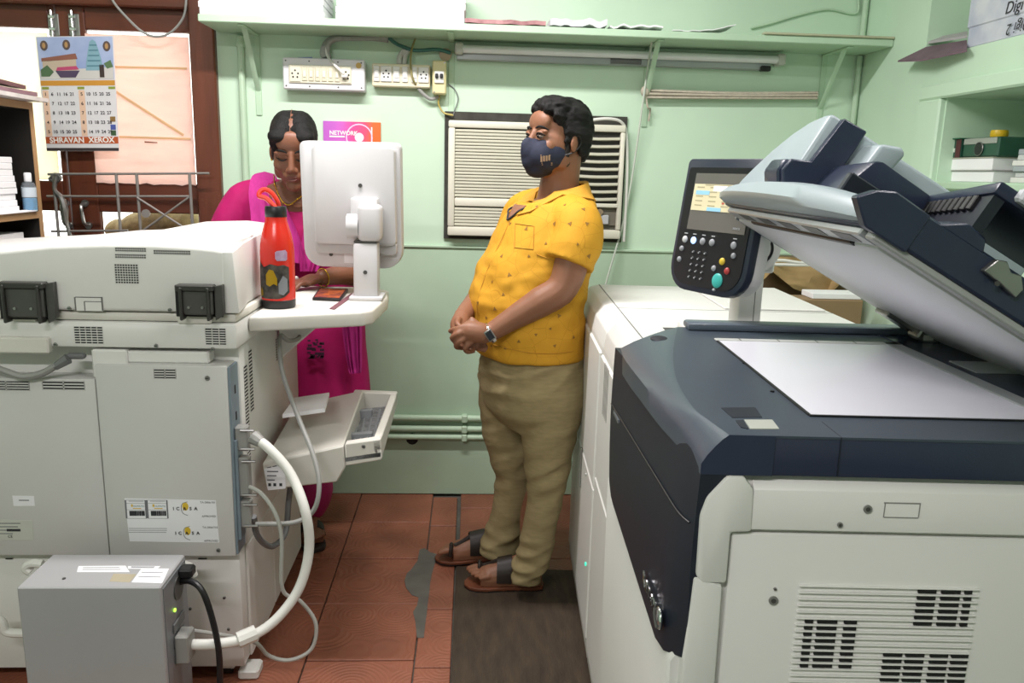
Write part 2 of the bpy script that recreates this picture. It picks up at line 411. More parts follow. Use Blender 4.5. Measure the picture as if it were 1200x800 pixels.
# ---------------------------------------------------------------- wall calendar on the door
yc = YD-.055
cal = thing('wall_calendar', 'printed paper calendar with temple picture hanging on the brown door', 'calendar', at(95, 177, y=yc))
def cq(u, v):   # u,v in 0..1 over the calendar sheet, v down
    a, b, c, d = (42, 43), (133, 42), (140, 177), (55, 177)
    px = (a[0]*(1-u)+b[0]*u)*(1-v)+(d[0]*(1-u)+c[0]*u)*v; py = (a[1]*(1-u)+b[1]*u)*(1-v)+(d[1]*(1-u)+c[1]*u)*v
    return at(px, py, y=yc)
def cpatch(u0, u1, v0, v1, lift, th=.0008):
    P = [cq(u0, v0), cq(u1, v0), cq(u1, v1), cq(u0, v1)]
    return B().hexa([p+Vector((0, -lift, 0)) for p in P], [p+Vector((0, -lift-th, 0)) for p in P])
def cpoly(pts, lift, th=.0006):
    P = [cq(*p) for p in pts]
    return B().hexa([p+Vector((0, -lift, 0)) for p in P], [p+Vector((0, -lift-th, 0)) for p in P])
obj('sheet', cpatch(0, 1, 0, 1, 0, .002), mat('calendar_paper', 'd9d8da', .7, var=.02), cal)
obj('picture', cpatch(.015, .985, .006, .375, .002), mat('calendar_sky', '7f93c4', .5, col2='b9c6e2', scale=5), cal)
pic = lambda n, pts, c, l=.003: obj(n, cpoly(pts, l), mat('print_'+c, c, .5), cal)
pic('printed_ground', [(.02, .30), (.98, .27), (.98, .374), (.02, .374)], 'c9c6c2')
pic('printed_tower', [(.62, .30), (.64, .2), (.665, .12), (.69, .05), (.73, .03), (.77, .05), (.80, .12), (.83, .2), (.85, .30)], '7fa6b4', .0034)
for k in range(5): pic('printed_tier', [(.64+.012*k, .255-.045*k), (.83-.012*k, .255-.045*k), (.83-.012*k, .265-.045*k), (.64+.012*k, .265-.045*k)], '4f7c8c', .004)
pic('printed_roof', [(.05, .19), (.5, .15), (.52, .2), (.05, .22)], '8c5a4a', .0034)
pic('printed_facade', [(.06, .215), (.5, .2), (.5, .30), (.06, .30)], 'bfae9a', .0034)
pic('printed_canopy', [(.25, .27), (.5, .26), (.53, .29), (.23, .30)], 'b8466e', .004)
pic('printed_shade', [(.22, .30), (.54, .30), (.48, .36), (.28, .36)], '4c3f5a', .0038)
pic('printed_door', [(.80, .25), (.86, .25), (.86, .36), (.80, .36)], '3a2c2a', .004)
pic('printed_bush', [(.03, .29), (.12, .25), (.2, .31), (.14, .35), (.03, .35)], '4f6b4a', .004)
pic('printed_bush', [(.86, .24), (.95, .21), (.98, .27), (.9, .285)], '56724e', .004)
for u, v in ((.1, .08), (.39, .075), (.91, .09)):
    pic('printed_oval', [(u+.05*math.cos(a), v+.045*math.sin(a)) for a in [k*math.pi/6 for k in range(12)]], '5a4a46', .004)
    pic('printed_oval_centre', [(u+.022*math.cos(a), v+.026*math.sin(a)) for a in [k*math.pi/6 for k in range(12)]], 'b08a5a', .005)
obj('band', cpatch(.01, .99, .385, .43, .002), mat('calendar_gold', 'c98f36', .5), cal)
for u in (.0, .47, .88): obj('month_mark', cpatch(u+.02, u+.11, .44, .462, .002), mat('calendar_olive', '8d9a3a', .5), cal)
obj('sunday_column', cpatch(.02, .1, .47, .87, .0015), mat('calendar_peach', 'e3c0a6', .6), cal)
obj('sunday_column', cpatch(.5, .58, .47, .87, .0015), mat('calendar_peach', 'e3c0a6', .6), cal)
num = B(); M_ink = mat('print_black', '2c2a30', .6)
ux = (cq(1, .5)-cq(0, .5)); vz = (cq(.5, 0)-cq(.5, 1))
n = 0
for half in (0, 1):
    for r in range(5):
        for c in range(5):
            n += 1
            p = cq(.06+.48*half+.088*c, .505+.082*r); Mx = facing(p+Vector((0, -.0028, 0)), ux, vz)
            t = text_b(str(1+(c*5+r+half*4) % 31), .017, Mx, .0002, bold=.0003); me = t.mesh('t'); num.bm.from_mesh(me); bpy.data.meshes.remove(me)
obj('dates', num, M_ink, cal, angle=5)['kind'] = 'stuff'
for v, c in ((.70, '8a6a3a'), (.77, '4a5aa0'), (.82, '3d5a3a')): obj('tiny_picture', cpatch(.9, .97, v, v+.045, .002), mat('print_'+c, c, .5), cal)
obj('name_band', cpatch(.005, .995, .875, .935, .002), mat('calendar_rust', 'b4552a', .5), cal)
obj('lettering', text_b('SHRAVAN  XEROX', .029, facing(cq(.5, .906)+Vector((0, -.0032, 0)), ux, vz), .0003, bold=.0008), mat('print_white', 'f0ece6', .5), cal, angle=5)
obj('footer', cpatch(.005, .995, .972, .998, .002), mat('print_3a3436', '3a3436', .5), cal)
one('cable', B().tube([at(128, -14, y=YW-.05), at(133, 2, y=YW-.05), at(150, 22, y=YW-.05), at(168, 38, y=YW-.05), at(184, 43, y=YW-.05), at(200, 38, y=YW-.05), at(214, 22, y=YW-.05), at(218, 4, y=YW-.05), at(217, -14, y=YW-.05)], .0045, 8), M_cabg, 'slack grey cable drooping in front of the top door rail', 'cable')

# ---------------------------------------------------------------- green wall shelf and what is on it
ZS = 1.872; YS = 3.055
SX0 = at(232, 30, y=YS).x
sh = thing('wall_shelf', 'long green painted shelf board fixed high on the back wall', 'shelf', ((SX0+XR)/2, YW, ZS))
obj('board', B().box((SX0, YS, ZS), (XR-.001, YW-.001, ZS+.026), .003), M_shelfgreen, sh)
obj('edge_strip', B().box((at(895, 36, y=YS).x, YS-.008, ZS+.026), (XR-.002, YS+.02, ZS+.034), .002), mat('bare_edge', 'b5b69a', .6), sh)
for px in (303, 529, 757, 963):
    x = at(px, 100, y=YW).x
    br = obj('bracket', B().box((x-.011, YW-.006, ZS-.30), (x+.011, YW, ZS), .001), M_shelfgreen, sh)
    obj('arm', B().box((x-.011, YS+.02, ZS-.006), (x+.011, YW, ZS), .001), M_shelfgreen, br)
    if px != 529: obj('strut', B().tube([(x, YS+.07, ZS-.004), (x, YW-.004, ZS-.21)], .010, 4, 1, flat=((0, 0, 1), .3)), M_shelfgreen, br)
def ream_stack(px0, px1, n, y0, depth, label, cat='paper stack', zt=ZS+.0262):
    x0, x1 = at(px0, 20, y=y0).x, at(px1, 20, y=y0).x
    t = thing('paper_stack', label, cat, ((x0+x1)/2, y0+depth/2, zt))
    for k in range(n):
        z = zt+k*.022; j = random.uniform(-.003, .003)
        obj('ream', B().box((x0+j, y0+random.uniform(0, .004), z+.0004), (x1+j, y0+depth, z+.0218), .002), M_paper, t)
    return t
ream_stack(233, 379, 6, YS+.006, .21, 'tall stack of white paper reams at the door end of the green shelf')
ream_stack(394, 545, 6, YS+.008, .20, 'tall stack of white paper reams next to the pink magazine on the shelf')
def wavy(x0, x1, y0, y1, z, th, amp, seed, n=16, curl=0.):
    b = B(); bm = b.bm; top = []; bot = []
    for j in range(5):
        for lst, dz in ((bot, 0), (top, th)):
            lst.append([bm.verts.new((x0+(x1-x0)*i/n, y0+(y1-y0)*j/4, z+dz+max(0, amp*(noise.noise(Vector((i*.4, j*.5, seed)))+.5)) + curl*(i/n)**3)) for i in range(n+1)])
    for j in range(4):
        for i in range(n):
            bm.faces.new((top[j][i], top[j][i+1], top[j+1][i+1], top[j+1][i])); bm.faces.new((bot[j][i], bot[j+1][i], bot[j+1][i+1], bot[j][i+1]))
    for i in range(n):
        bm.faces.new((bot[0][i], bot[0][i+1], top[0][i+1], top[0][i])); bm.faces.new((bot[4][i], top[4][i], top[4][i+1], bot[4][i+1]))
    for j in range(4):
        bm.faces.new((bot[j][0], top[j][0], top[j+1][0], bot[j+1][0])); bm.faces.new((bot[j][n], bot[j+1][n], top[j+1][n], top[j][n]))
    return b
zs = ZS+.0265
sx = lambda px: at(px, 24, y=YS).x
M_pink = mat('magazine_pink', 'b98a8c', .5, col2='8a5a5e', scale=30)
one('magazine', wavy(sx(545), sx(640), YS+.004, YS+.17, zs, .014, .006, 3.1), M_pink, 'pink covered magazine lying on the green shelf beside the paper reams', 'magazine')
one('newspaper', wavy(sx(645), sx(712), YS+.002, YS+.2, zs, .022, .012, 5.2), mat('newspaper_grey', 'c6c6cc', .8, col2='e6e6ea', scale=18), 'folded newspaper with a grey printed corner on the green shelf', 'newspaper')
one('loose_paper', wavy(sx(716), sx(778), YS+.004, YS+.18, zs, .006, .012, 8.7), M_paper, 'thin curled white sheets on the green shelf past the newspaper', 'paper')
one('loose_paper', wavy(sx(790), sx(864), YS+.01, YS+.16, zs, .003, .006, 9.9, curl=.028), M_paper, 'single white sheet with an upturned corner near the shelf end', 'paper')

# ---------------------------------------------------------------- tube light below the shelf
tl = thing('tube_light', 'unlit fluorescent tube batten mounted on the green wall below the shelf', 'light fixture', at(725, 70, y=YW))
a, b = at(535, 61, y=YW-.03), at(917, 73, y=YW-.03)
za = (a.z+b.z)/2
obj('batten', B().box((a.x, YW-.035, za-.030), (b.x-.05, YW, za-.002), .003), mat('batten_grey', 'a9aeb0', .35, .3), tl)
obj('tube', B().cyl((a.x+.02, YW-.05, za+.008), (b.x-.02, YW-.05, za+.008), .015, 16), mat('frosted_tube', 'ececf0', .25), tl)
for x in (a.x+.01, b.x-.015): obj('lamp_holder', B().box((x-.016, YW-.068, za-.012), (x+.016, YW, za+.03), .006), mat('holder_white', 'c8c8c2', .5), tl)
obj('starter', B().cyl((a.x+.60, YW-.036, za-.016), (a.x+.72, YW-.036, za-.016), .010, 10), M_cabgd, tl)
obj('choke', B().box((b.x-.09, YW-.05, za-.035), (b.x-.05, YW-.02, za-.015), .004), M_black, tl)

# ---------------------------------------------------------------- electrics on the wall
def screws(t, pts, r=.003, m=None, y=0, nm='screw', d=.0015):
    for p in pts: obj(nm, B().cyl(p, Vector(p)+Vector((0, -d, 0)), r, 8), m or M_steel, t)
def holes(c, y, r=.0035, s=1.):
    b = B()
    for dx, dz in ((0, .012), (-.011, .001), (.011, .001), (-.008, -.012), (.008, -.012)):
        b.cyl((c.x+dx*s, y, c.z+dz*s), (c.x+dx*s, y-.0012, c.z+dz*s), r*s, 8)
    return b
yb = YW-.062
sb = thing('switchboard', 'wide white switchboard with discoloured sockets on the green wall', 'switchboard', at(379, 102, y=YW))
p0, p1 = at(332, 104, y=yb), at(427, 70, y=yb)
obj('box', B().box((p0.x, yb, p0.z), (p1.x, YW, p1.z), .004), mat('board_white', 'd8d8dc', .45, var=.03), sb)
q0, q1 = at(339, 97, y=yb), at(412, 78, y=yb)
obj('module_plate', B().box((q0.x, yb-.006, q0.z), (q1.x, yb, q1.z), .002), M_ivory, sb)
wq = (q1.x-q0.x); zq = (q0.z+q1.z)/2
obj('socket', B().box((q0.x+.004, yb-.009, q0.z+.004), (q0.x+.045, yb-.005, q1.z-.004), .002), M_ivory, sb)
obj('socket_holes', holes(Vector((q0.x+.025, 0, zq)), yb-.009), M_dark, sb)
for k in range(6):
    x = q0.x+.05+k*.0245
    s = obj('switch', B().box((x, yb-.010, q0.z+.008), (x+.020, yb-.005, q1.z-.008), .002), mat('switch_ivory', 'cfcab2', .5, var=.12, scale=30), sb)
    obj('rocker', B().box((x+.004, yb-.013, zq-.012), (x+.016, yb-.009, zq+.012), .002), mat('rocker_cream', 'e2ddca', .4), s)
obj('socket', B().box((q1.x-.040, yb-.009, q0.z+.004), (q1.x-.003, yb-.005, q1.z-.004), .002), M_ivory, sb)
obj('socket_holes', holes(Vector((q1.x-.021, 0, zq)), yb-.009), M_dark, sb)
obj('plug', B().box((q1.x-.036, yb-.03, zq-.012), (q1.x-.012, yb-.009, zq+.004), .004), M_cabw, sb)
screws(sb, [Vector((x, yb, z)) for x in (p0.x+.012, p0.x+.1, p1.x-.1, p1.x-.012) for z in (p0.z+.012, p1.z-.012)], m=M_hinge)
obj('stain', B().cyl((p1.x-.022, yb, p1.z-.022), (p1.x-.022, yb-.0006, p1.z-.022), .011, 12), mat('rust_stain', 'c9a865', .7), sb)
obj('lead', B().tube([Vector((q1.x-.024, yb-.03, zq+.002)), at(392, 76, y=yb-.02), at(384, 66, y=yb+.02), at(382, 55, y=YW-.03)], .005, 8), M_cabw, sb)
one('marker_pen', B().cyl(at(349, 69, y=yb+.03), at(366, 68.5, y=yb+.03), .006, 10), mat('pen_blue', '6f86b8', .4), 'blue capped pen lying on top of the white switchboard', 'pen')
s2 = thing('switchboard', 'narrow cream switchboard with two sockets beside the breaker box', 'switchboard', at(470, 100, y=YW))
yb2 = YW-.045
p0, p1 = at(436, 101, y=yb2), at(504, 76, y=yb2)
obj('box', B().box((p0.x, yb2, p0.z), (p1.x, YW, p1.z), .004), M_cream, s2)
zq = (p0.z+p1.z)/2+.004; wq = p1.x-p0.x
for k, (u0, u1, kd) in enumerate(((.03, .13, 's'), (.15, .34, 'k'), (.36, .48, 's'), (.52, .62, 's'), (.68, .78, 's'), (.80, .98, 'k'))):
    x0, x1 = p0.x+wq*u0, p0.x+wq*u1
    o = obj('socket' if kd == 'k' else 'switch', B().box((x0, yb2-.006, p0.z+.018), (x1, yb2, p1.z-.010), .002), mat('module_white', 'dfe0dc', .4), s2)
    if kd == 'k': obj('socket_holes', holes(Vector(((x0+x1)/2, 0, zq)), yb2-.006, s=.95), M_dark, o)
    else: obj('rocker', B().box((x0+.003, yb2-.009, zq-.014), (x1-.003, yb2-.005, zq+.014), .002), mat('rocker_white', 'e8e8e4', .4), o)
mc = thing('breaker_box', 'tall cream breaker box with a black double toggle on the wall', 'breaker box', at(514, 111, y=YW))
yb3 = YW-.06
p0, p1 = at(506.5, 110, y=yb3), at(523, 71, y=yb3)
obj('box', B().box((p0.x, yb3, p0.z), (p1.x, YW, p1.z), .005), mat('breaker_cream', 'd8cf9f', .45), mc)
zq = (p0.z+p1.z)/2; xq = (p0.x+p1.x)/2
bk = obj('breaker', B().box((xq-.018, yb3-.008, zq-.022), (xq+.018, yb3, zq+.022), .002), mat('breaker_white', 'e2e2de', .4), mc)
for s in (-1, 1): obj('toggle', B().box((xq+s*.009-.006, yb3-.02, zq-.004), (xq+s*.009+.006, yb3-.006, zq+.012), .002), M_black, bk)
screws(mc, [Vector((p1.x-.006, yb3, p1.z-.008)), Vector((p0.x+.008, yb3, p0.z+.008))])
# cables on the wall
one('cable_bundle', B().tube([at(381, 68, y=YW-.03), at(379, 60, y=YW-.025), at(386, 48, y=YW-.022), at(405, 43, y=YW-.025), at(440, 44, y=YW-.022), at(455, 46, y=YW-.022)], .014, 8).tube([at(386, 68, y=YW-.035), at(384, 58, y=YW-.03), at(391, 46, y=YW-.04), at(420, 45, y=YW-.04), at(452, 44, y=YW-.03)], .009, 8), mat('sleeve_grey', '9ea09c', .6, var=.15, scale=30), 'grey sleeved cable bundle running along the wall under the shelf', 'cable')
one('conduit_stub', B().tube([at(468, 75, y=YW-.02), at(469, 66, y=YW-.02), at(478, 55, y=YW-.02)], .011, 8).tube([at(474, 75, y=YW-.02), at(475, 66, y=YW-.025), at(480, 56, y=YW-.02)], .009, 8), mat('sleeve_pale', 'b9bcb4', .6), 'pale grey cable sleeves rising from the narrow cream switchboard', 'cable')
one('cable', B().tube([at(455, 44, y=YW-.025), at(466, 52, y=YW-.03), at(486, 59, y=YW-.03), at(512, 58, y=YW-.03), at(528, 62, y=YW-.02)], .007, 8), mat('cable_green', '3f6f68', .5), 'dark green cable sagging between bundle and breaker box', 'cable')
one('cable', B().tube([at(490, 38, y=YW-.02), at(483, 56, y=YW-.035), at(481, 75, y=yb2-.014), at(484, 93, y=yb2-.014), at(490, 103, y=YW-.03)], .004, 8), mat('cable_olive', '8f8757', .5), 'thin olive wire hanging across the cream switchboard', 'cable')
one('cable', B().tube([at(490, 103, y=YW-.03), at(496, 110, y=YW-.03), at(505, 116, y=YW-.03), at(514, 113, y=YW-.03)], .007, 8), M_cabg, 'short grey cable looping up into the bottom of the breaker box', 'cable')
one('cable', B().tube([at(515, 112, y=YW-.03), at(514, 122, y=YW-.02), at(520, 132, y=YW-.02), at(531, 135, y=YW-.03)], .0035, 8), mat('cable_yellow', 'b5a55a', .5), 'thin yellow wire dropping from breaker box to the air conditioner', 'cable')
one('cable', B().tube([at(525, 98, y=YW-.012), at(533, 105, y=YW-.01), at(537, 116, y=YW-.01), at(533, 129, y=YW-.01), at(531, 136, y=YW-.02)], .002, 6), M_cabgd, 'thin grey wire curling beside the breaker box', 'cable')
one('junction_cap', B().cyl(at(522, 64, y=YW-.001), at(522, 64, y=YW-.02), .024, 16), mat('cap_tan', 'a8957e', .6), 'round tan junction cover on the wall above the breaker box', 'junction box')
# conduits
x = at(285, 100, y=YW).x
cd = thing('conduit', 'green painted vertical conduit on the wall beside the brown door', 'pipe', (x, YW, 0))
obj('pipe', B().cyl((x, YW-.016, .01), (x, YW-.016, ZS-.01), .013, 10), M_pipe, cd)
obj('coupling', B().cyl((x, YW-.016, ZS-.05), (x, YW-.016, ZS-.012), .018, 10), M_pipe, cd)
x = XR-.016
cd = thing('conduit', 'green painted vertical conduit in the corner below and above the shelf', 'pipe', (x, YW-.02, 0))
obj('pipe', B().cyl((x, YW-.018, .01), (x, YW-.018, ZS-.002), .011, 10), M_pipe, cd)
obj('pipe', B().cyl((x, YW-.018, ZS+.03), (x, YW-.018, ZC), .011, 10), M_pipe, cd)
for k, (z, nm) in enumerate(((.352, 'topmost'), (.305, 'middle'), (.268, 'lowest'))):
    t = thing('water_pipe', '%s of three green painted pipes low along the back wall' % nm, 'pipe', (.3, YW-.03, z-.015))
    obj('pipe', B().cyl((DX1+.02, YW-.026, z), (XR-.02, YW-.026, z), (.014, .013, .012)[k], 12), M_pipe, t)
    for xcp in (.18-.19*1.0, .9): obj('saddle', B().box((xcp-.012, YW-.044, z-.016), (xcp+.012, YW-.005, z+.016), .004), M_pipe, t)
one('cable', B().tube([at(880, 33, y=YW-.01), at(905, 27, y=YW-.008), at(935, 18, y=YW-.008), at(970, 11, y=YW-.008), at(1003, 16, y=YW-.008), at(1006, -5, y=YW-.008)], .004, 8), M_pipe, 'thin painted cable running over the green wall above the shelf', 'cable')
# rope bundle between brackets
rp_ = thing('rope_bundle', 'bundle of taut beige ropes tied between two shelf brackets', 'rope', at(857, 115, y=YW-.03))
M_rope = mat('rope_beige', 'bdb4a4', .85, var=.12, scale=60, bump=.6, bscale=300)
for k, (dy, dz) in enumerate(((0, .010), (.008, .003), (-.004, -.003), (.006, -.010), (0, -.016))):
    a, b = at(758, 109, y=YW-.035), at(958, 111, y=YW-.035)
    obj('strand', B().tube([a+Vector((0, dy, dz)), (a+b)/2+Vector((0, dy, dz*.7-.004)), b+Vector((0, dy, dz*.8))], .0055, 6), M_rope, rp_)
kn = at(756, 107, y=YW-.035)
obj('knot', B().ell(kn, (.018, .018, .022)), M_rope, rp_)
obj('tail', B().tube([kn, kn+Vector((.012, -.01, -.06)), at(762, 128, y=YW-.02), at(760, 142, y=YW-.02)], .004, 6), M_rope, rp_)
one('hanging_string', B().tube([at(765, 42, y=YS+.07), at(759, 80, y=YW-.06), at(755, 108, y=YW-.055), at(742, 200, y=YW-.03), at(730, 262, y=YW-.03), at(712, 325, y=YW-.05), at(706, 350, y=YW-.05)], .0045, 6), mat('string_pale', 'bfc8bb', .85), 'long pale string hanging from the shelf past the air conditioner', 'string')
# purple poster
pc = thing('poster', 'purple and orange printed poster on the wall behind the monitor', 'poster', at(413, 200, y=YW))
p0, p1 = at(380, 205, y=YW-.008), at(446, 143.5, y=YW-.008)
def poster_mat():
    m = bpy.data.materials.new('poster_print'); m.use_nodes = True; nt = m.node_tree; N = nt.nodes; Lk = nt.links
    tc = N.new('ShaderNodeTexCoord'); sp = N.new('ShaderNodeSeparateXYZ'); Lk.new(tc.outputs['Generated'], sp.inputs[0])
    nz = N.new('ShaderNodeTexNoise'); nz.inputs['Scale'].default_value = 5; Lk.new(tc.outputs['Generated'], nz.inputs['Vector'])
    ad = N.new('ShaderNodeMath'); ad.operation = 'MULTIPLY_ADD'; ad.inputs[1].default_value = .25; Lk.new(nz.outputs['Fac'], ad.inputs[0]); Lk.new(sp.outputs['X'], ad.inputs[2])
    r = N.new('ShaderNodeValToRGB'); Lk.new(ad.outputs[0], r.inputs['Fac'])
    e = r.color_ramp.elements; e[0].position = .1; e[0].color = lin('b45cc0'); e[1].position = 1.1 if False else 1.; e[1].color = lin('e0682a')
    for p, c in ((.4, 'c862c4'), (.65, 'd84a92'), (.85, 'dd5070')): q = e.new(p); q.color = lin(c)
    Lk.new(r.outputs['Color'], N['Principled BSDF'].inputs['Base Color']); N['Principled BSDF'].inputs['Roughness'].default_value = .4
    return m
obj('sheet', B().box((p0.x, YW-.010, p0.z), (p1.x, YW-.001, p1.z)), poster_mat(), pc)
Mx = facing(at(388, 156, y=YW-.0112), (1, 0, 0), (0, 0, 1))
obj('lettering', text_b('NETWORK', .022, facing(at(386, 155.5, y=YW-.0112), (1, 0, 0), (0, 0, 1)), .0003, 'LEFT', .0006), mat('print_white', 'f0ece6', .5), pc, angle=5)
obj('caption_line', B().box(at(386, 160.5, y=YW-.0112), at(404, 159.3, y=YW-.0108)), mat('print_white', 'f0ece6', .5), pc)
cg = at(421, 161, y=YW-.0112)
ring = [cg+Vector((.05*math.cos(a), 0, .05*math.sin(a))) for a in [k*math.pi/12 for k in range(-1, 19)]]
obj('printed_ring', B().tube(ring, .0025, 4, 1, flat=((0, 1, 0), .1)), mat('print_pink_white', 'f0c6e4', .5), pc)
obj('printed_glow', B().cyl(cg, cg+Vector((0, -.0004, 0)), .018, 16), mat('print_pale_pink', 'f6dcf0', .5), pc)
obj('printed_line', B().box(at(435, 168, y=YW-.0112), at(436.3, 149, y=YW-.0108)), mat('print_white', 'f0ece6', .5), pc)
# ---------------------------------------------------------------- window air conditioner
ac = thing('air_conditioner', 'cream window air conditioner with louvred grille set in the green wall', 'air conditioner', at(628, 285, y=YW))
M_ac = mat('ac_cream', 'd8d6c6', .45, var=.03, scale=8)
M_slat = mat('ac_slat', 'c9c8b6', .45, var=.04)
a0, a1 = at(520, 279, y=YW-.004), at(735, 137, y=YW-.004)
fx0, fx1, fz0, fz1 = a0.x, a1.x, a0.z, a1.z
M_acgap = mat('dark_gap', '3c3b36', .9, var=.3, scale=20)  # dark mottled tone for the gap round the unit
obj('opening_lining', B().box((fx0, YW-.012, fz0), (fx1, YW+.10, fz1)), M_acgap, ac)
ya = YW-.055
bx0, bx1 = at(525, 200, y=ya).x, at(731, 200, y=ya).x
bz0, bz1 = at(560, 276.5, y=ya).z, at(560, 141.5, y=ya).z
def frame_bar(nm, x0, x1, z0, z1, y=ya, d=.045, bev=.006): return obj(nm, B().box((x0, y, z0), (x1, y+d, z1), bev, 2), M_ac, ac)
obj('body', B().box((bx0+.004, ya+.028, bz0+.004), (bx1-.004, YW+.09, bz1-.004), .004), M_ac, ac)
xm = at(674, 200, y=ya).x; gx0 = at(533, 200, y=ya).x; gx1 = at(729, 200, y=ya).x-.012
zl = lambda py: at(560, py, y=ya).z
frame_bar('front_frame', bx0, bx1, zl(150), bz1); frame_bar('front_frame', bx0, bx1, bz0, zl(266))
frame_bar('front_frame', bx0, gx0, zl(266), zl(150)); frame_bar('front_frame', gx1, bx1, zl(266), zl(150))
frame_bar('front_frame', xm-.02, xm+.012, zl(266), zl(150)); frame_bar('front_frame', gx0, xm-.02, zl(242), zl(232))
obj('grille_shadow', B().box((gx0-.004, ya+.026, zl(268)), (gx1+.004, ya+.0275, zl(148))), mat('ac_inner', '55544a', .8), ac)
sl_me = None
def slat(x0, x1, z, h=.0103, nm='slat'):
    return obj(nm, B().box((x0, ya+.006, z), (x1, ya+.022, z+h), .002), M_slat, ac)
n = 21
for k in range(n):
    z = zl(231)+(zl(151)-zl(231))*k/n; slat(gx0, xm-.015, z)
for k in range(6):
    z = zl(265)+(zl(243)-zl(265))*k/6; slat(gx0, xm-.015, z)
z0, z1 = at(700, 236, y=ya).z, at(700, 156, y=ya).z
obj('outlet_back', B().box((xm+.008, ya+.020, z0-.01), (gx1+.002, ya+.027, z1+.02)), mat('ac_outlet_dark', '2e2d2a', .8), ac)
for k in range(9):
    z = z0+(z1-z0)*(k+.3)/9
    obj('louvre', B().tube([(xm+.010, ya+.012, z), ((xm+gx1)/2, ya+.010, z-.002), (gx1-.002, ya+.012, z+.001)], .0105, 6, 3, flat=((0, 0, 1), .62)), M_slat, ac)
obj('outlet_bar', B().box((xm+.008, ya, z0-.024), (gx1+.002, ya+.04, z0-.008), .003), M_ac, ac)
kz0, kz1 = at(700, 264, y=ya).z, z0-.024
obj('control_recess', B().box((xm+.014, ya+.018, kz0), (gx1, ya+.026, kz1)), mat('ac_control', '6a655a', .6), ac)
obj('control_panel', B().box((xm+.055, ya+.008, kz0+.004), (gx1-.03, ya+.022, kz1-.03), .003), mat('ac_control_face', 'b7b8bc', .4), ac)
obj('knob', B().cyl(((xm+gx1)/2+.02, ya+.004, kz1-.018), ((xm+gx1)/2+.02, ya+.02, kz1-.018), .013, 14), mat('ac_knob', '8a7a62', .5), ac)
one('cable', B().tube([at(690, 141, y=YW-.062), at(712, 139, y=YW-.062), at(728, 143, y=YW-.05), at(734, 158, y=YW-.03), at(735, 200, y=YW-.03), at(733, 250, y=YW-.03), at(731, 283, y=YW-.03)], .006, 8), M_cabw, 'white cable following the top and right edge of the air conditioner', 'cable')

# ---------------------------------------------------------------- open bookcase at the left wall
bx = thing('bookcase', 'dark open bookcase with raw wood edges beside the brown door', 'bookcase', (-1.85, 2.6, 0))
XB, YB1, YB0 = -1.50, 2.93, 1.9
M_bkin = mat('bookcase_black', '17130f', .6, var=.3, scale=12, bump=.2, bscale=30)
M_bkedge = mat('raw_wood_edge', 'a8845c', .55, var=.15, scale=6, stretch=(1, .3, 1))
ztb = W.at(40, 121, x=XB).z; zb2 = W.at(30, 249, x=XB).z
for y0, y1 in ((YB1-.022, YB1), (YB0, YB0+.022)):
    p = obj('end_panel', B().box((XL+.01, y0, 0), (XB-.002, y1, ztb+.0), .001), M_bkin, bx)
    obj('edge_band', B().box((XB-.002, y0-.001, 0), (XB, y1+.001, ztb+.001)), M_bkedge, p)
obj('back_panel', B().box((XL+.004, YB0, 0), (XL+.012, YB1, ztb)), M_bkin, bx)
for z in (ztb, zb2, zb2-.42, .06):
    p = obj('shelf_board', B().box((XL+.012, YB0+.02, z-.022), (XB-.002, YB1-.02 if z != ztb else YB1, z), .001), M_bkin, bx)
    obj('edge_band', B().box((XB-.002, YB0+.02, z-.023), (XB+.0005, YB1-.02 if z != ztb else YB1, z+.001)), M_bkedge, p)
def stackp(x0, x1, y0, y1, z0, z1, label, mt=M_paper, n=None, nm='paper_stack'):
    n = n or max(2, int((z1-z0)/.025)); t = thing(nm, label, 'paper stack', ((x0+x1)/2, (y0+y1)/2, z0))
    for k in range(n):
        j = random.uniform(-.006, .004); jy = random.uniform(-.004, .004)
        obj('ream', B().box((x0+j, y0+jy, z0+(z1-z0)*k/n+.0005), (x1+j, y1+jy, z0+(z1-z0)*(k+1)/n), .0015), mt, t)
    return t
c = at(17, 250, z=zb2); 
c2 = W.at(17, 184, y=2.45)
ysf = W.at(19, 220, x=XB-.03).y
stackp(XL+.12, XB-.03, ysf-.36, ysf, zb2+.0005, W.at(15, 184, x=XB-.03).z, 'white paper stack beside the sanitiser bottle in the bookcase', n=9)
stackp(XL+.12, XB-.03, ysf-.34, ysf+.03, zb2-.4195, W.at(22, 273, x=XB-.03).z, 'white paper stack on the lower bookcase board', n=12)
# magazines on top
for k, (c, l) in enumerate((('cfc9c6', 'white edged magazine at the bottom of the pile on the bookcase'), ('8a6a74', 'mauve magazine in the middle of the pile on the bookcase'), ('6e4c50', 'crumpled maroon magazine on top of the bookcase pile'))):
    one('magazine', wavy(XL+.05, XB+.055-.02*k, 2.2+.02*k, YB1-.03*k, ztb+.0015+.017*k, .013, .003+.010*(k == 2), 20+k), mat('mag_'+c, c, .5, var=.12, scale=20), l, 'magazine', 'magazines on the bookcase')
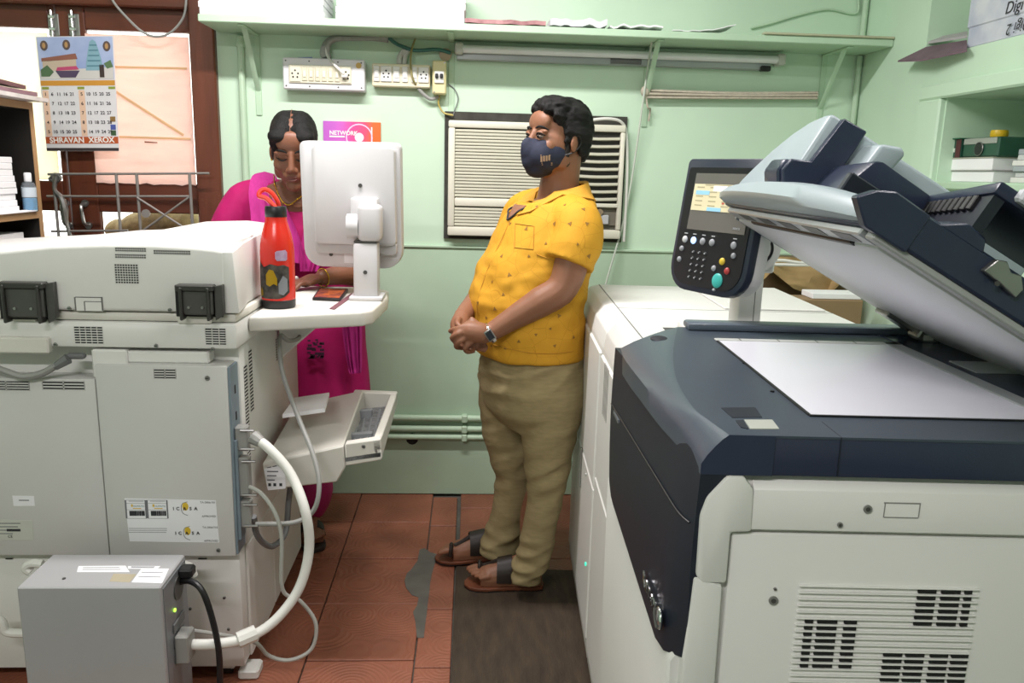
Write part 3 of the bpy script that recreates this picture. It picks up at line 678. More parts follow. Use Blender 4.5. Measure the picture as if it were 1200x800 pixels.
# sanitiser bottle
bt = thing('sanitiser_bottle', 'small clear bottle with blue liquid and white cap in the bookcase', 'bottle', Vector((at(36, 246, y=2.872).x, 2.872, zb2)))
bb = at(36, 246, y=2.872); bb.z = zb2
obj('liquid', B().lathe([(.018, .004), (.020, .008), (.020, .045), (.019, .048)], bb, 16), mat('sanitiser_blue', '4da0cf', .2), bt)
obj('body', B().lathe([(.021, .0005), (.0225, .006), (.0225, .085), (.018, .098), (.010, .102)], bb, 18), glass_mat('clear_plastic', 'dfe8ee', .1, .85), bt)
obj('label', B().lathe([(.0228, .05), (.0230, .052), (.0230, .080), (.0228, .082)], bb, 18), mat('bottle_label', 'b9c4cc', .5), bt)
obj('cap', B().lathe([(.011, .102), (.012, .104), (.012, .128), (.010, .132)], bb, 16), mat('cap_white', 'e6e8ea', .4), bt)
one('notebook', B().box((XB-.30, ysf+.006, zb2+.0005), (XB-.075, 2.905, zb2+.014), .002), mat('notebook_red', '9a2e34', .5), 'thin red notebook lying by the sanitiser bottle', 'book')
one('loose_paper', wavy(XB-.025, XB+.012, ysf-.3, ysf+.04, zb2+.001, .004, .003, 31), M_paper, 'loose white sheets on the bookcase board in front of the stack', 'paper')

# ---------------------------------------------------------------- right wall niches: what stands in them
XN = XR
def nb(name, lab, cat, x0, x1, y0, y1, z0, z1, mt, bev=.003, grp=None): return one(name, B().box((x0, y0, z0), (x1, y1, z1), bev), mt, lab, cat, grp)
zn = 1.3885
def nz(py, px=1130): return W.at(px, py, x=XN+.06).z
yA, yB_ = W.at(1105, 190, x=XN+.06).y, W.at(1172, 190, x=XN+.06).y
zA = nz(202); zB = nz(193)
bk1 = thing('book', 'lower white book beneath the green box in the wall niche', 'book', (XN+.15, (yA+yB_)/2, zn))
obj('pages', B().box((XN+.05, yB_+.01, zn), (XN+.26, yA-.004, zn+.034), .002), M_paper, bk1)
obj('cover', B().box((XN+.045, yB_+.008, zn+.034), (XN+.262, yA, zn+.037), .001), mat('cover_grey', 'a5a5a2', .5), bk1)
bk2 = thing('book', 'upper white book directly beneath the green box in the niche', 'book', (XN+.15, (yA+yB_)/2, zn+.037))
obj('pages', B().box((XN+.045, yB_+.014, zn+.0372), (XN+.25, yA-.002, zn+.074), .002), M_paper, bk2)
obj('cover', B().box((XN+.042, yB_+.012, zn+.074), (XN+.252, yA, zn+.077), .001), mat('cover_cream', 'b9b9a9', .5), bk2)
gb = thing('box', 'dark green printed box with maroon end on the white books', 'box', (XN+.14, (yA+yB_)/2, zn+.0775))
M_gb = mat('box_green', '1f4a3b', .4, var=.15, scale=12)
ym = yA*.62+yB_*.38
obj('carton', B().box((XN+.045, ym, zn+.0775), (XN+.22, yA+.02, zn+.137), .002), M_gb, gb)
obj('label_band', B().box((XN+.0435, ym+.03, zn+.095), (XN+.045, yA, zn+.108)), mat('print_pale', 'c9d2c6', .5), gb)
obj('end_flap', B().box((XN+.0435, ym, zn+.0775), (XN+.045, ym+.025, zn+.137)), mat('box_maroon', '4f2226', .5), gb)
obj('lid', B().box((XN+.035, ym-.004, zn+.137), (XN+.225, yA+.045, zn+.1405), .001), mat('box_green_lid', '2a6a4c', .5), gb)
rb = thing('instrument_case', 'green metal instrument with round dial standing beside the green box', 'instrument', (XN+.13, ym-.05, zn+.0775))
obj('case', B().box((XN+.05, yB_+.005, zn+.0775), (XN+.2, ym-.004, zn+.138), .005), mat('case_green', '28513f', .4), rb)
obj('face_plate', B().box((XN+.047, yB_+.012, zn+.118), (XN+.05, ym-.01, zn+.136), .001), mat('plate_grey', 'a7aaa4', .4, .3), rb)
cdl = Vector((XN+.05, (yB_+ym)/2, zn+.103))
obj('dial', B().cyl(cdl, cdl+Vector((-.006, 0, 0)), .020, 20), M_black, rb)
obj('dial_rim', B().tube([cdl+Vector((-.004, .02*math.cos(a), .02*math.sin(a))) for a in [k*math.pi/10 for k in range(21)]], .002, 6, 1), M_steel, rb)
one('tape_roll', B().lathe([(.012, 0), (.024, 0), (.026, .006), (.026, .016), (.024, .022), (.012, .022), (.012, 0.0)], (XN+.12, yB_*.55+ym*.45+.03, zn+.141), 20), mat('yellow_plastic', 'd9b522', .4), 'small yellow roll lying on top of the green box', 'roll')
y2 = W.at(1183, 200, x=XN+.06).y
for k in range(6):
    l = ['lowest', 'second lowest', 'third lowest', 'third highest', 'second highest', 'topmost'][k]
    one('book', B().box((XN+.05+random.uniform(0, .02), y2-.26, zn+.0165*k), (XN+.24, y2-random.uniform(0, .02), zn+.0165*k+.016), .002), mat('nbook%d' % (k % 3), ('d9d9d4', 'c4c8c6', '9fa6ab')[k % 3], .6), l+' pale book of the pile right of the green instrument', 'book', 'pile of pale books in the niche')
# upper niche: marbled carton and a purple folder
ub = thing('carton', 'marbled white carton with printed lettering on the upper ledge', 'carton', (XN+.16, 2.3, 1.80))
M_marb = mat('marbled_white', 'd9dbe0', .5, col2='aab0c4', scale=9, stretch=(1, 1, 1), detail=8)
yc0 = W.at(1133, 50, x=XN+.005).y
def hz(px, py): return W.at(px, py, x=XN+.003)
zbx = 1.8005
obj('body', B().box((XN+.005, 2.05, zbx), (XN+.3, yc0, zbx+.13), .003), M_marb, ub)
zl_ = hz(1150, 29).z
obj('lid', B().box((XN+.001, 2.045, zl_), (XN+.304, yc0+.004, zbx+.16), .003), M_marb, ub)
u_ = Vector((0, -1, 0))
def ntext(s, px, py, size, flip=False):
    p = W.at(px, py, x=XN-.0006); M = facing(p, (0, 1, 0) if flip else (0, -1, 0), (0, 0, -1) if flip else (0, 0, 1))
    sh_ = Matrix.Identity(4); sh_[0][1] = .2
    return text_b(s, size, M @ sh_, .0003, 'CENTER', .0)
obj('lettering', ntext('Digi 2', 1194, 6, .048), M_ink, ub, angle=5)
obj('lettering', ntext('Digi 2', 1193, 31, .044, True), M_ink, ub, angle=5)
fo = thing('folder', 'drooping purple card folder sticking out over the upper ledge', 'folder', (XN+.05, 2.75, 1.80))
M_fold = mat('folder_purple', '6d5663', .6, var=.2, scale=18)
P = [hz(1131, 52), hz(1131, 64)]
fb = B()
def fq(px, py, x): return W.at(px, py, x=x)
l0 = [fq(1133, 48, XN+.02), fq(1085, 56, XN+.0), fq(1052, 72, XN-.06), fq(1080, 71, XN-.07), fq(1133, 60, XN-.03)]
fb.hexa([p+Vector((0, 0, -.002)) for p in l0], [p+Vector((0, 0, .003)) for p in l0])
obj('cover', fb, M_fold, fo)
l1 = [fq(1133, 46, XN+.02), fq(1086, 53, XN+.005), fq(1090, 49, XN+.05), fq(1133, 41, XN+.06)]
obj('sheets', B().hexa([p+Vector((0, 0, .004)) for p in l1], [p+Vector((0, 0, .012)) for p in l1]), mat('sheets_grey', 'a9a7a8', .8), fo)

# ---------------------------------------------------------------- behind the right machine
yk = 2.95
M_card = mat('cardboard', '8f7757', .8, var=.12, scale=8)
tb = thing('side_table', 'low wooden table holding cartons in the corner behind the printer', 'table', (1.25, 3.0, 0))
obj('top', B().box((.93, 2.74, .72), (1.53, 3.24, .75), .003), M_bkedge, tb)
for x in (.96, 1.50):
    for y in (2.77, 3.21): obj('leg', B().box((x-.02, y-.02, 0), (x+.02, y+.02, .72), .003), M_bkedge, tb)
b0, b1 = at(966, 380, y=2.80), at(1012, 352, y=2.80)
one('box', B().box((b0.x-.22, 2.80, .751), (b1.x, 2.915, b1.z), .003), M_card, 'closed brown cardboard box under the white ream behind the printer', 'box')
w1 = at(1012, 345, y=2.80)
one('paper_ream', B().box((b0.x-.05, 2.81, b1.z+.001), (b1.x-.004, 2.91, w1.z), .002), M_paper, 'white paper ream lying on the brown cardboard box', 'paper')
kc = B(); rows = []
# draped kraft cloth: a folded sheet over cartons
yk2 = 3.0
top = [(885, 303), (915, 301), (950, 303), (985, 305), (1005, 308)]
bot = [(886, 336), (905, 318), (930, 338), (965, 351), (992, 326)]
rings = []
for k in range(13):
    t = k/12*4; i = min(int(t), 3); f = t-i
    tp = Vector(top[i]).lerp(Vector(top[i+1]), f); bt_ = Vector(bot[i]).lerp(Vector(bot[i+1]), f)
    col = []
    for j in range(9):
        s = j/8; q = tp.lerp(bt_, s)
        y = yk2+.06-.10*s+.018*math.sin(k*1.3+s*3)+.01*noise.noise(Vector((k*.6, j*.7, 2)))
        col.append(at(q.x, q.y, y=y))
    rings.append(col)
def shell(rows, th, b=None, d=Vector((0, 1, 0))):
    b = b or B(); bm = b.bm; n = len(rows[0]); m = len(rows)
    F = [[bm.verts.new(p) for p in r] for r in rows]; K = [[bm.verts.new(Vector(p)+d*th) for p in r] for r in rows]
    for i in range(m-1):
        for j in range(n-1):
            bm.faces.new((F[i][j], F[i][j+1], F[i+1][j+1], F[i+1][j])); bm.faces.new((K[i][j], K[i+1][j], K[i+1][j+1], K[i][j+1]))
    for i in range(m-1):
        bm.faces.new((F[i][0], F[i+1][0], K[i+1][0], K[i][0])); bm.faces.new((F[i][n-1], K[i][n-1], K[i+1][n-1], F[i+1][n-1]))
    for j in range(n-1):
        bm.faces.new((F[0][j], K[0][j], K[0][j+1], F[0][j+1])); bm.faces.new((F[m-1][j], F[m-1][j+1], K[m-1][j+1], K[m-1][j]))
    bmesh.ops.recalc_face_normals(bm, faces=bm.faces)
    return b
ks = thing('kraft_bag', 'crumpled brown kraft bag slumped against the wall behind the printer', 'bag', at(940, 345, y=3.05))
obj('front_fold', shell(rings, .004), mat('kraft_brown', '9c8258', .8, var=.12, scale=9, bump=.3, bscale=25), ks)
k0, k1 = at(892, 345, y=3.06), at(1006, 303, y=3.06)
obj('bag_body', B().box((k0.x, 3.108, .751), (k1.x, 3.24, k1.z-.01), .01, 2), mat('kraft_dark', '6d5a40', .85, var=.2, scale=7), ks)
for k, (dy, dz) in enumerate(((0, 0), (-.03, -.014))):
    one('cable', B().tube([at(884, 322+k*4, y=2.9), at(892, 308+k*3, y=2.9), at(915, 305+k*5, y=2.9), at(940, 308+k*2.5, y=2.9), at(968, 307+k*2.5, y=2.92)] + ([at(979, 310, y=2.93), at(978, 328, y=2.93)] if k else [at(985, 308, y=2.95)]), .006, 8), M_cabw, ('upper' if k == 0 else 'lower')+' white cable lying across the kraft bag', 'cable')
# ---------------------------------------------------------------- the left copier (its rear faces the camera)
YL, XS, YLB, XE = 1.95, -.58, 2.70, -1.44
cp = thing('office_copier', 'white office copier seen from its rear with stickers and hinged document feeder', 'copier', (-1.1, 2.3, 0))
def L(px, py, y=YL): return at(px, py, y=y)
def S(px, py, x=XS): return at(px, py, x=x)
def vent(parent, o, u, v, w, h, rows, cols, n, gap=.3, cgap=.18, nm='vent', white=None, th=.0005):
    """dark recess plate behind a lattice of bars; o = lower corner, u/v unit directions, n outward"""
    o, u, v, n = Vector(o), Vector(u).normalized(), Vector(v).normalized(), Vector(n).normalized()
    def quad(b, u0, u1, v0, v1, t0, t1):
        P = [o+u*a+v*c for a, c in ((u0, v0), (u1, v0), (u1, v1), (u0, v1))]
        b.hexa([p+n*t0 for p in P], [p+n*t1 for p in P])
    b = B(); quad(b, 0, w, 0, h, -.002, .0003)
    p = obj(nm, b, M_dark, parent)
    b = B(); rh = h/rows; cw = w/cols
    for r in range(rows+1): quad(b, 0, w, max(0, r*rh-rh*gap/2), min(h, r*rh+rh*gap/2), 0, th)
    for c in range(cols+1): quad(b, max(0, c*cw-cw*cgap/2), min(w, c*cw+cw*cgap/2), 0, h, 0, th)
    obj('vent_bars', b, white or M_white, p, angle=10)
    return p
def ventL(px0, py0, px1, py1, rows, cols, y=YL, parent=None, gap=.35, cgap=.25, white=None):
    a, c = at(px0, py1, y=y), at(px1, py0, y=y)
    return vent(parent or cp, a, (1, 0, 0), (0, 0, 1), c.x-a.x, c.z-a.z, rows, cols, (0, -1, 0), gap, cgap, white=white)
def screw(px, py, y, parent, r=.006):
    p = at(px, py, y=y)
    o = obj('screw', B().cyl(p+Vector((0, .001, 0)), p+Vector((0, -.003, 0)), r, 12, r*.8), M_steel, parent)
    obj('screw_slot', B().box(p+Vector((-r*.6, -.0036, -.0008)), p+Vector((r*.6, -.0029, .0008))), M_dark, o)
ZA, ZB_ = .388, .930
obj('lower_cabinet', B().box((XE, 1.985, .045), (XS-.012, YLB, ZA-.004), .006, 2), M_white, cp)
obj('side_panel', B().box((XS-.014, 2.03, .05), (XS-.004, 2.30, ZA-.006), .004), M_white, cp)
obj('side_panel', B().box((XS-.014, 2.305, .05), (XS-.004, YLB-.01, ZA-.006), .004), M_white, cp)
for x in (XS-.07, XE+.08):
    for y in (2.03, 2.62):
        c = obj('caster', B().box((x-.022, y-.022, .022), (x+.022, y+.022, .046), .004), M_white, cp)
        obj('wheel', B().cyl((x-.012, y, .0225), (x+.012, y, .0225), .022, 14), M_black, c)
obj('levelling_foot', B().box((XS-.035, 1.99, 0), (XS+.02, 2.05, .03), .006), M_white, cp)
obj('main_body', B().box((XE, 2.02, ZA), (XS, YLB, ZB_), .006, 2), M_white, cp)
zr = L(190, 428).z
rp1 = obj('rear_panel', B().box((L(119.5, 540).x, YL, ZA), (XS-.012, 2.02, zr), .004, 2), M_grey, cp)
rp2 = obj('rear_panel', B().box((XE, YL+.004, ZA), (L(118.3, 540).x, 2.02, L(60, 444).z), .004, 2), M_grey, cp)
zr2 = L(60, 444).z
obj('panel_ledge', B().box((L(105, 430).x, YL+.012, zr2), (L(147, 430).x, 2.02, L(120, 411).z), .004), M_white, cp)
obj('panel_ledge', B().box((L(137, 430).x, YL+.02, zr), (L(242, 430).x, 2.02, L(200, 414).z), .004), M_white, cp)
obj('side_plate', B().box((XS-.0125, YL+.004, ZA+.004), (XS-.006, 2.03, zr-.004), .001), M_bluemetal, cp)
for k in range(5):
    z = zr-.08-.07*k; obj('plate_notch', B().box((XS-.0062, 1.985, z), (XS-.0055, 1.995, z+.022)), M_dark, cp)
obj('panel_gap', B().box((XE, 1.99, ZA-.006), (XS-.02, 2.2, ZA+.002)), M_dark, cp)
# scanner base and ledge
sc0, sc1 = ZB_+.004, L(140, 378).z
obj('scanner_base', B().box((XE, YL+.012, sc0), (XS+.012, YLB, sc1), .008, 2), M_white, cp)
lg = L(140, 367).z
obj('hinge_ledge', B().box((XE, YL+.016, sc1+.0015), (XS+.012, YLB, lg), .006, 2), M_warm, cp)
obj('ledge_step', B().box((L(0, 372).x, YL+.008, sc1-.002), (L(39, 372).x, YL+.03, lg+.004), .003), M_warm, cp)
obj('ledge_step', B().box((L(206, 372).x, YL+.008, sc1-.002), (L(246, 372).x, YL+.03, lg+.004), .003), M_warm, cp)
obj('ledge_block', B().box((XE, YL-.004, L(20, 414).z), (L(57, 400).x, YL+.02, L(20, 395).z), .004), M_warm, cp)
# document feeder: arched housing
arch = [(-60, 300), (0, 294), (60, 288), (120, 286), (180, 286.3), (225, 289), (250, 291.5), (263, 294)]
pr_ = [(L(*p).x, L(*p).z) for p in arch]
xr = L(281, 364).x
xm_ = xr-.034
poly = [(XE, lg+.003)] + [(XE, pr_[0][1]-.01)] + pr_[1:] + [(xm_, lg+.003)]
ad = obj('document_feeder', B().prism(poly, 'y', YL+.006, 2.47, .010, 3), M_white, cp, angle=50)
# rear upper hump of the feeder
z0 = L(100, 292).z
hp = [(-.99, z0-.02), (-.99, z0-.006), (-.92, z0+.006), (-.83, z0+.028), (-.70, z0+.034), (xr-.036, z0+.022), (xr-.036, z0-.02)]
obj('feeder_cover', B().prism(hp, 'y', 2.12, 2.60, .008, 2), M_white, ad, angle=50)
ec = [(xr-.038, YL+.0065), (xr-.004, YL+.010), (xr-.010, 2.02), (xr-.026, 2.12), (xr-.030, 2.60), (xr-.038, 2.60)]
zt0 = pr_[-1][1]-.004
obj('feeder_end_cap', B().hexa([Vector((x, y, lg+.003)) for x, y in ec], [Vector((xr-.038+(x-xr+.038)*.7, y, zt0+(y-YL)*.055)) for x, y in ec], .004, 2), M_white, ad)
obj('end_cap_seam', B().box((xr-.0295, 2.15, lg+.05), (xr-.0285, 2.58, lg+.052)), M_dark, ad)
# hinges
for px0, px1, py0, py1 in ((206, 259, 334, 371), (0, 60, 331, 374)):
    rcs = obj('hinge_recess_shade', B().box((L(px0, 0).x if False else L(px0, py1).x, YL+.0035, L(px0, py1).z), (L(px1, py0).x, YL+.008, L(px0, py0).z), .001), M_dark, ad)  # dark plate on the face paints the shade of the recess
    a, b = L(px0+4, py1-2, YL-.02), L(px1-11, py0+5, YL-.02)
    hg = obj('hinge', B().box((a.x, YL-.02, a.z), (b.x, YL+.012, b.z), .004), M_hinge, ad)
    obj('hinge_flange', B().box((a.x-.006, YL-.026, b.z-.006), (b.x+.004, YL+.004, b.z+.010), .003), mat('hinge_dark', '3b3b38', .4, .3), hg)
    for fx in (a.x+.004, b.x-.012): obj('hinge_cheek', B().box((fx, YL-.03, a.z-.012), (fx+.007, YL+.0, b.z+.004), .002), mat('hinge_dark', '3b3b38', .4, .3), hg)
    obj('hinge_side', B().prism([(b.x+.003, a.z-.014), (b.x+.022, a.z+.0), (b.x+.022, b.z+.01), (b.x+.003, b.z+.006)], 'y', YL-.012, YL+.006, .001), M_hinge, hg)
    for k in (.3, .7): 
        q = Vector((a.x+(b.x-a.x)*k, YL-.02, a.z+(b.z-a.z)*.3)); obj('screw', B().cyl(q, q+Vector((0, -.003, 0)), .0035, 8), M_steel, hg)
    tp = L((px0+px1)/2-2, py0-1, YL); obj('pin', B().cyl(tp+Vector((0, .004, -.006)), tp+Vector((0, -.006, -.004)), .004, 8), M_steel, hg)
gl = obj('cover_flap', B().box(L(88, 364, YL+.0045), L(120, 348, YL+.007)), M_white, ad)
for a, b in (((88, 348), (120, 348.6)), ((88, 348), (88.6, 364)), ((119.4, 348), (120, 364)), ((99, 353), (120, 353.6)), ((99, 353), (99.6, 364))):
    obj('flap_line', B().box(L(a[0], b[1], YL+.0042), L(b[0], a[1], YL+.0052)), mat('seam_grey', '6f6f6c', .7), gl)
for px, py in ((81, 361), (199, 363)): screw(px, py, YL+.006, ad, .005)
# vents
ya_ = YL+.006
ventL(135, 290.3, 171, 294.6, 2, 14, ya_, ad); ventL(135, 297.8, 171, 302.4, 2, 14, ya_, ad); ventL(180, 293.4, 223, 297.8, 2, 16, ya_, ad)
ventL(135.5, 309.5, 161.5, 332, 8, 9, ya_, ad)
ys_ = YL+.012
ventL(88, 382.5, 120, 402.5, 7, 5, ys_, gap=.4, cgap=.12); ventL(241, 384.5, 264.5, 404, 7, 3, ys_, gap=.4, cgap=.12)
ventL(180.5, 432.3, 206, 443.5, 4, 2, YL, white=M_grey, gap=.5, cgap=.1)
ventL(50, 438.5+6.5, 99, 438+12, 2, 2, YL+.004, white=M_grey, gap=.4, cgap=.08) if False else None
ventL(-20, 446, 34, 462 if False else 457, 4, 2, YL+.004, white=M_grey, gap=.5, cgap=.06)
ventL(50, 446.5, 99, 456.5, 3, 2, YL+.004, white=M_grey, gap=.5, cgap=.06)
for px, py in ((65, 403.5), (183, 405), (249, 409)): screw(px, py, ys_, cp, .0055)
screw(243, 443, YL, cp, .007); screw(256, 644.5, YL, cp, .006); 
obj('hole', B().cyl(L(115.5, 459.5)+Vector((0, .006, 0)), L(115.5, 459.5)+Vector((0, .0035, 0)), .003, 8), M_dark, cp)
for px in (12, 95, 168, 238): obj('panel_tab', B().box(L(px-6, 655, YL+.03), L(px+6, 651.5, YL+.045)), M_dark, cp)
for px, py in ((223, 713), (212, 700), (263, 700), (268, 737), (243, 700)): screw(px, py, 1.985, cp, .0045)
# vents on the side of the body
def ventS(px0, py0, px1, py1, rows, cols, x=XS, gap=.4, cgap=.3):
    a, b = S(px0, py1, x), S(px1, py0, x)
    return vent(cp, (x, a.y, min(a.z, b.z)), (0, 1, 0), (0, 0, 1), abs(b.y-a.y), abs(b.z-a.z)*1., rows, cols, (1, 0, 0), gap, cgap)
y1, y2 = 2.085, 2.195
vent(cp, (XS, 2.05, .70), (0, 1, 0), (0, 0, 1), .035, .17, 18, 1, (1, 0, 0), .45, .12)
vent(cp, (XS, 2.10, .73), (0, 1, 0), (0, 0, 1), .035, .17, 18, 1, (1, 0, 0), .45, .12)
vent(cp, (XS, 2.40, .80), (0, 1, 0), (0, 0, 1), .05, .07, 9, 3, (1, 0, 0), .4, .3)
vent(cp, (XS, 2.05, .60), (0, 1, 0), (0, 0, 1), .035, .08, 9, 1, (1, 0, 0), .45, .12)
# connectors and the upper grey cable
M_conn = mat('connector_grey', '8e8e8a', .45, var=.05)
for py0, py1, px1 in ((498, 528, 292), (536, 585, 288), (590, 624, 295)):
    a, b = S(279, py1, XS+.0), S(279, py0, XS+.0)
    k = obj('connector', B().box((XS-.006, 1.965, a.z), (XS+.026, 1.995, b.z), .004), M_conn, cp)
    obj('thumb_screw', B().cyl((XS+.01, 1.962, b.z-.008), (XS+.045, 1.962, b.z-.008), .0035, 8), M_steel, k)
    obj('thumb_screw', B().cyl((XS+.01, 1.962, a.z+.008), (XS+.045, 1.962, a.z+.008), .0035, 8), M_steel, k)
obj('socket_plate', B().box((XS-.006, 1.958, .43), (XS+.002, 2.0, .70), .001), M_bluemetal, cp)
k = obj('connector', B().box(L(76, 421, YL-.0), L(102, 413, YL+.02), .004), M_cabgd, cp)
obj('connector_boot', B().tube([L(80, 420, YL-.006), L(64, 430, YL-.012)], [.013, .009], 8, 1), M_cabgd, k)
one('cable', B().tube([L(66, 428, YL-.012), L(50, 437, YL-.012), L(28, 441, YL-.012), L(10, 436, YL-.012), L(-15, 427, YL-.012)], .0085, 8), M_cabg, 'thick grey cable plugged in at the top of the copier rear', 'cable')
# stickers
def sticker(px, y=YL, lift=.0006, mt=None, nm='sticker', parent=None):
    P = [at(*p, y=y) for p in px]
    return obj(nm, B().hexa([p+Vector((0, .0004, 0)) for p in P], [p+Vector((0, -lift, 0)) for p in P]), mt or mat('sticker_white', 'e4e5e8', .5, var=.01), parent or cp)
st = sticker([(146, 583.5), (253, 586), (257, 635.5), (152, 634)])
def stq(u, v): # crop pixels of the sticker close-up
    return at(140+u/9.23, 570+v/9.23, y=YL-.0007)
def stb(u0, v0, u1, v1, th=.0003): return B().box(stq(u0, v1), stq(u1, v0)+Vector((0, -th, 0)))
M_in = mat('print_dark', '2a2c30', .6); M_in2 = mat('print_grey', '6a6c70', .6); M_yel = mat('print_yellow', 'd3b233', .6)
for du, dv in ((0, 0), (25, 265)):
    obj('emblem', B().ell(stq(712+du, 215+dv), (.0078, .0003, .0112)), M_yel, st)
    obj('emblem_swoosh', B().tube([stq(735+du, 165+dv), stq(680+du, 185+dv), stq(668+du, 240+dv), stq(690+du, 290+dv), stq(740+du, 312+dv)], .0008, 4, 4, flat=((0, 1, 0), .3)), M_in2, st)
    for s, uu in (('I', 585), ('C', 632), ('A', 705), ('S', 770), ('A', 826)):
        obj('lettering', text_b(s, .0118, facing(stq(uu+du, 238+dv)+Vector((0, -.0009, 0)), (1, 0, 0), (0, 0, 1)), .0002, bold=.0003), M_in, st, angle=5)
for s, u, v, sz in (('TA-2006/101', 955, 172, .0072), ('APPROVED', 968, 322, .0072), ('TA-2006/753', 980, 442, .0072), ('APPROVED', 992, 587, .0072)):
    obj('lettering', text_b(s, sz, facing(stq(u, v), (1, 0, 0), (0, 0, 1)), .0002), M_in, st, angle=5)
for u0 in (70, 302):
    fr_ = B()
    for q in ((u0, 145, u0+215, 147), (u0+5, 180, u0+215, 181.5), (u0+10, 250, u0+220, 251.5), (u0+12, 343, u0+222, 345), (u0, 145, u0+2, 343), (u0+215, 145, u0+217, 343)): fr_._add(stb(*q).bm)
    obj('printed_frame', fr_, M_in2, st)
    bc = B(); u = u0+40
    while u < u0+205:
        w = random.choice((3, 4, 7, 10)); bc._add(stb(u, 262, u+w, 315).bm); u += w+random.choice((3, 4, 6))
    obj('barcode', bc, M_in, st)
    obj('printed_logo', B().ell(stq(u0+65, 205), (.0025, .0003, .004)), M_yel, st)
    obj('lettering', text_b('NUMATIC', .0062, facing(stq(u0+140, 212), (1, 0, 0), (0, 0, 1)), .0002), mat('print_teal', '4a7a80', .6), st, angle=5)
    obj('printed_line', stb(u0+30, 155, u0+190, 159), M_in2, st); obj('printed_line', stb(u0+75, 232, u0+165, 240), M_yel, st)
for v in (452, 472, 494): obj('printed_line', stb(100, v-1.6, 530-random.randint(0, 30), v+1.6), M_in2, st)
s2_ = sticker([(14.5, 580.5), (40, 581), (41, 592.5), (16, 592.5)], y=YL+.004)
obj('printed_line', B().box(at(22, 586.6, y=YL+.0032), at(34, 585.4, y=YL+.0036)), M_in2, s2_)
s3_ = sticker([(-12, 608), (38, 610), (39.5, 632.5), (-12, 632)], y=YL+.004, mt=mat('rating_plate', 'bfc2b8', .4, var=.03))
for k in range(4): obj('printed_line', B().box(at(-8, 613.5+k*4, y=YL+.0032), at(24-k*3, 612.5+k*4, y=YL+.0036)), M_in2, s3_)
obj('printed_line', B().box(at(8, 622.5, y=YL+.003), at(24, 619.5, y=YL+.0036)), M_in, s3_)
obj('lettering', text_b('CE', .010, facing(at(12, 628.5, y=YL+.003), (1, 0, 0), (0, 0, 1)), .0002), M_in, s3_, angle=5)
# side shelf that carries the monitor
ZT = 1.0
tp = [(-.566, 2.06), (-.285, 2.165), (-.262, 2.20), (-.246, 2.43), (-.256, 2.56), (-.30, 2.62), (-.566, 2.64)]
obj('side_shelf', B().prism(tp, 'z', ZT-.042, ZT, .008, 3), M_warm, cp)
obj('shelf_bracket', B().prism([(-.575, ZT-.20), (-.575, ZT-.043), (-.40, ZT-.043)], 'y', 2.42, 2.46, .004), M_white, cp)
# bypass tray on the side
def T(px, py, y): return at(px, py, y=y)
def quadprism(P, d, bev=.003): return B().hexa([Vector(p) for p in P], [Vector(p)+Vector(d) for p in P], bev)
yn, yf = 2.10, 2.56
A = [T(307, 543, yn), T(313, 574, yn), T(395, 565, yn), T(405, 547, yn), T(402, 522, yn)]
tr = obj('bypass_tray', B().hexa([p for p in A], [p+Vector((-.004, yf-yn, .03)) for p in A], .004), M_warm, cp)
N4 = [T(404, 520, yn), T(405, 546, yn), T(447.5, 539, yn), T(446, 514, yn)]
ex = obj('tray_wall', B().hexa(N4, [p+Vector((0, .03, 0)) for p in N4], .003), M_warm, tr)
F4 = [T(414, 459, yf), T(414, 480, yf), T(464, 478, yf), T(465, 461, yf)]
obj('tray_wall', B().hexa(F4, [p+Vector((0, .03, 0)) for p in F4], .003), M_warm, tr)
E0, E1 = T(446, 515, yn), T(447.5, 538, yn); G0, G1 = T(465, 462, yf), T(464, 479, yf)
ew = Vector((-.022, 0, 0))
obj('tray_wall', B().hexa([E0, E1, E1+ew, E0+ew], [G0, G1, G1+ew, G0+ew], .003), M_warm, tr)
fl = [T(405, 536, yn), T(446, 530, yn), T(464, 475, yf), T(414, 480, yf)]
obj('tray_floor', B().hexa(fl, [p+Vector((0, 0, -.012)) for p in fl]), mat('tray_mesh_grey', '8d8f90', .6, col2='5e6062', scale=60), tr)
M_gd = mat('tray_guide', '8e9295', .5)
for py0, y in ((505, 2.24), (478, 2.44)):
    g = [T(372 if y > 2.3 else 366, py0+22, y), T(436, py0+14, y), T(436, py0+2, y), T(380, py0+6, y)]
    obj('paper_guide', B().hexa(g, [p+Vector((0, .02, 0)) for p in g], .002), M_gd, tr)
for k in range(5):
    t = .15+.17*k; a = fl[0].lerp(fl[1], t); b = fl[3].lerp(fl[2], t)
    obj('floor_rib', B().tube([a+Vector((0, .04, .003)), b+Vector((0, -.04, .003))], .004, 4, 1), M_gd, tr)
vent(tr, A[0]+Vector((.012, 0, -.022)), (A[4]-A[0]), (0, 0, 1), .06, .012, 2, 4, (0, -1, 0), .4, .2)
lb = [T(309.5, 549, yn), T(334, 544, yn), T(335, 572, yn), T(314, 574, yn)]
ls = obj('label', B().hexa([p+Vector((0, -.001, 0)) for p in lb], [p+Vector((0, -.0018, 0)) for p in lb]), mat('sticker_white', 'e4e5e8', .5), tr)
for k in range(3): obj('printed_line', B().box(T(313, 553+5*k, yn-.0022), T(326-2*k, 551.6+5*k, yn-.0018)), M_in2, ls)
for px in (316, 322, 329): obj('printed_mark', B().box(T(px-1.6, 569.5, yn-.0022), T(px+1.6, 566, yn-.0018)), M_in, ls)
screw(426, 523, yn, tr, .006); screw(341, 557, yn, tr, .005)
sheetp = [T(331, 490, 2.22), T(381, 483, 2.2), T(386, 464, 2.42), T(345, 470, 2.46)]
one('paper_sheets', B().hexa(sheetp, [p+Vector((0, 0, .012)) for p in sheetp], .001), M_paper, 'small stack of white sheets lying on the bypass tray', 'paper')

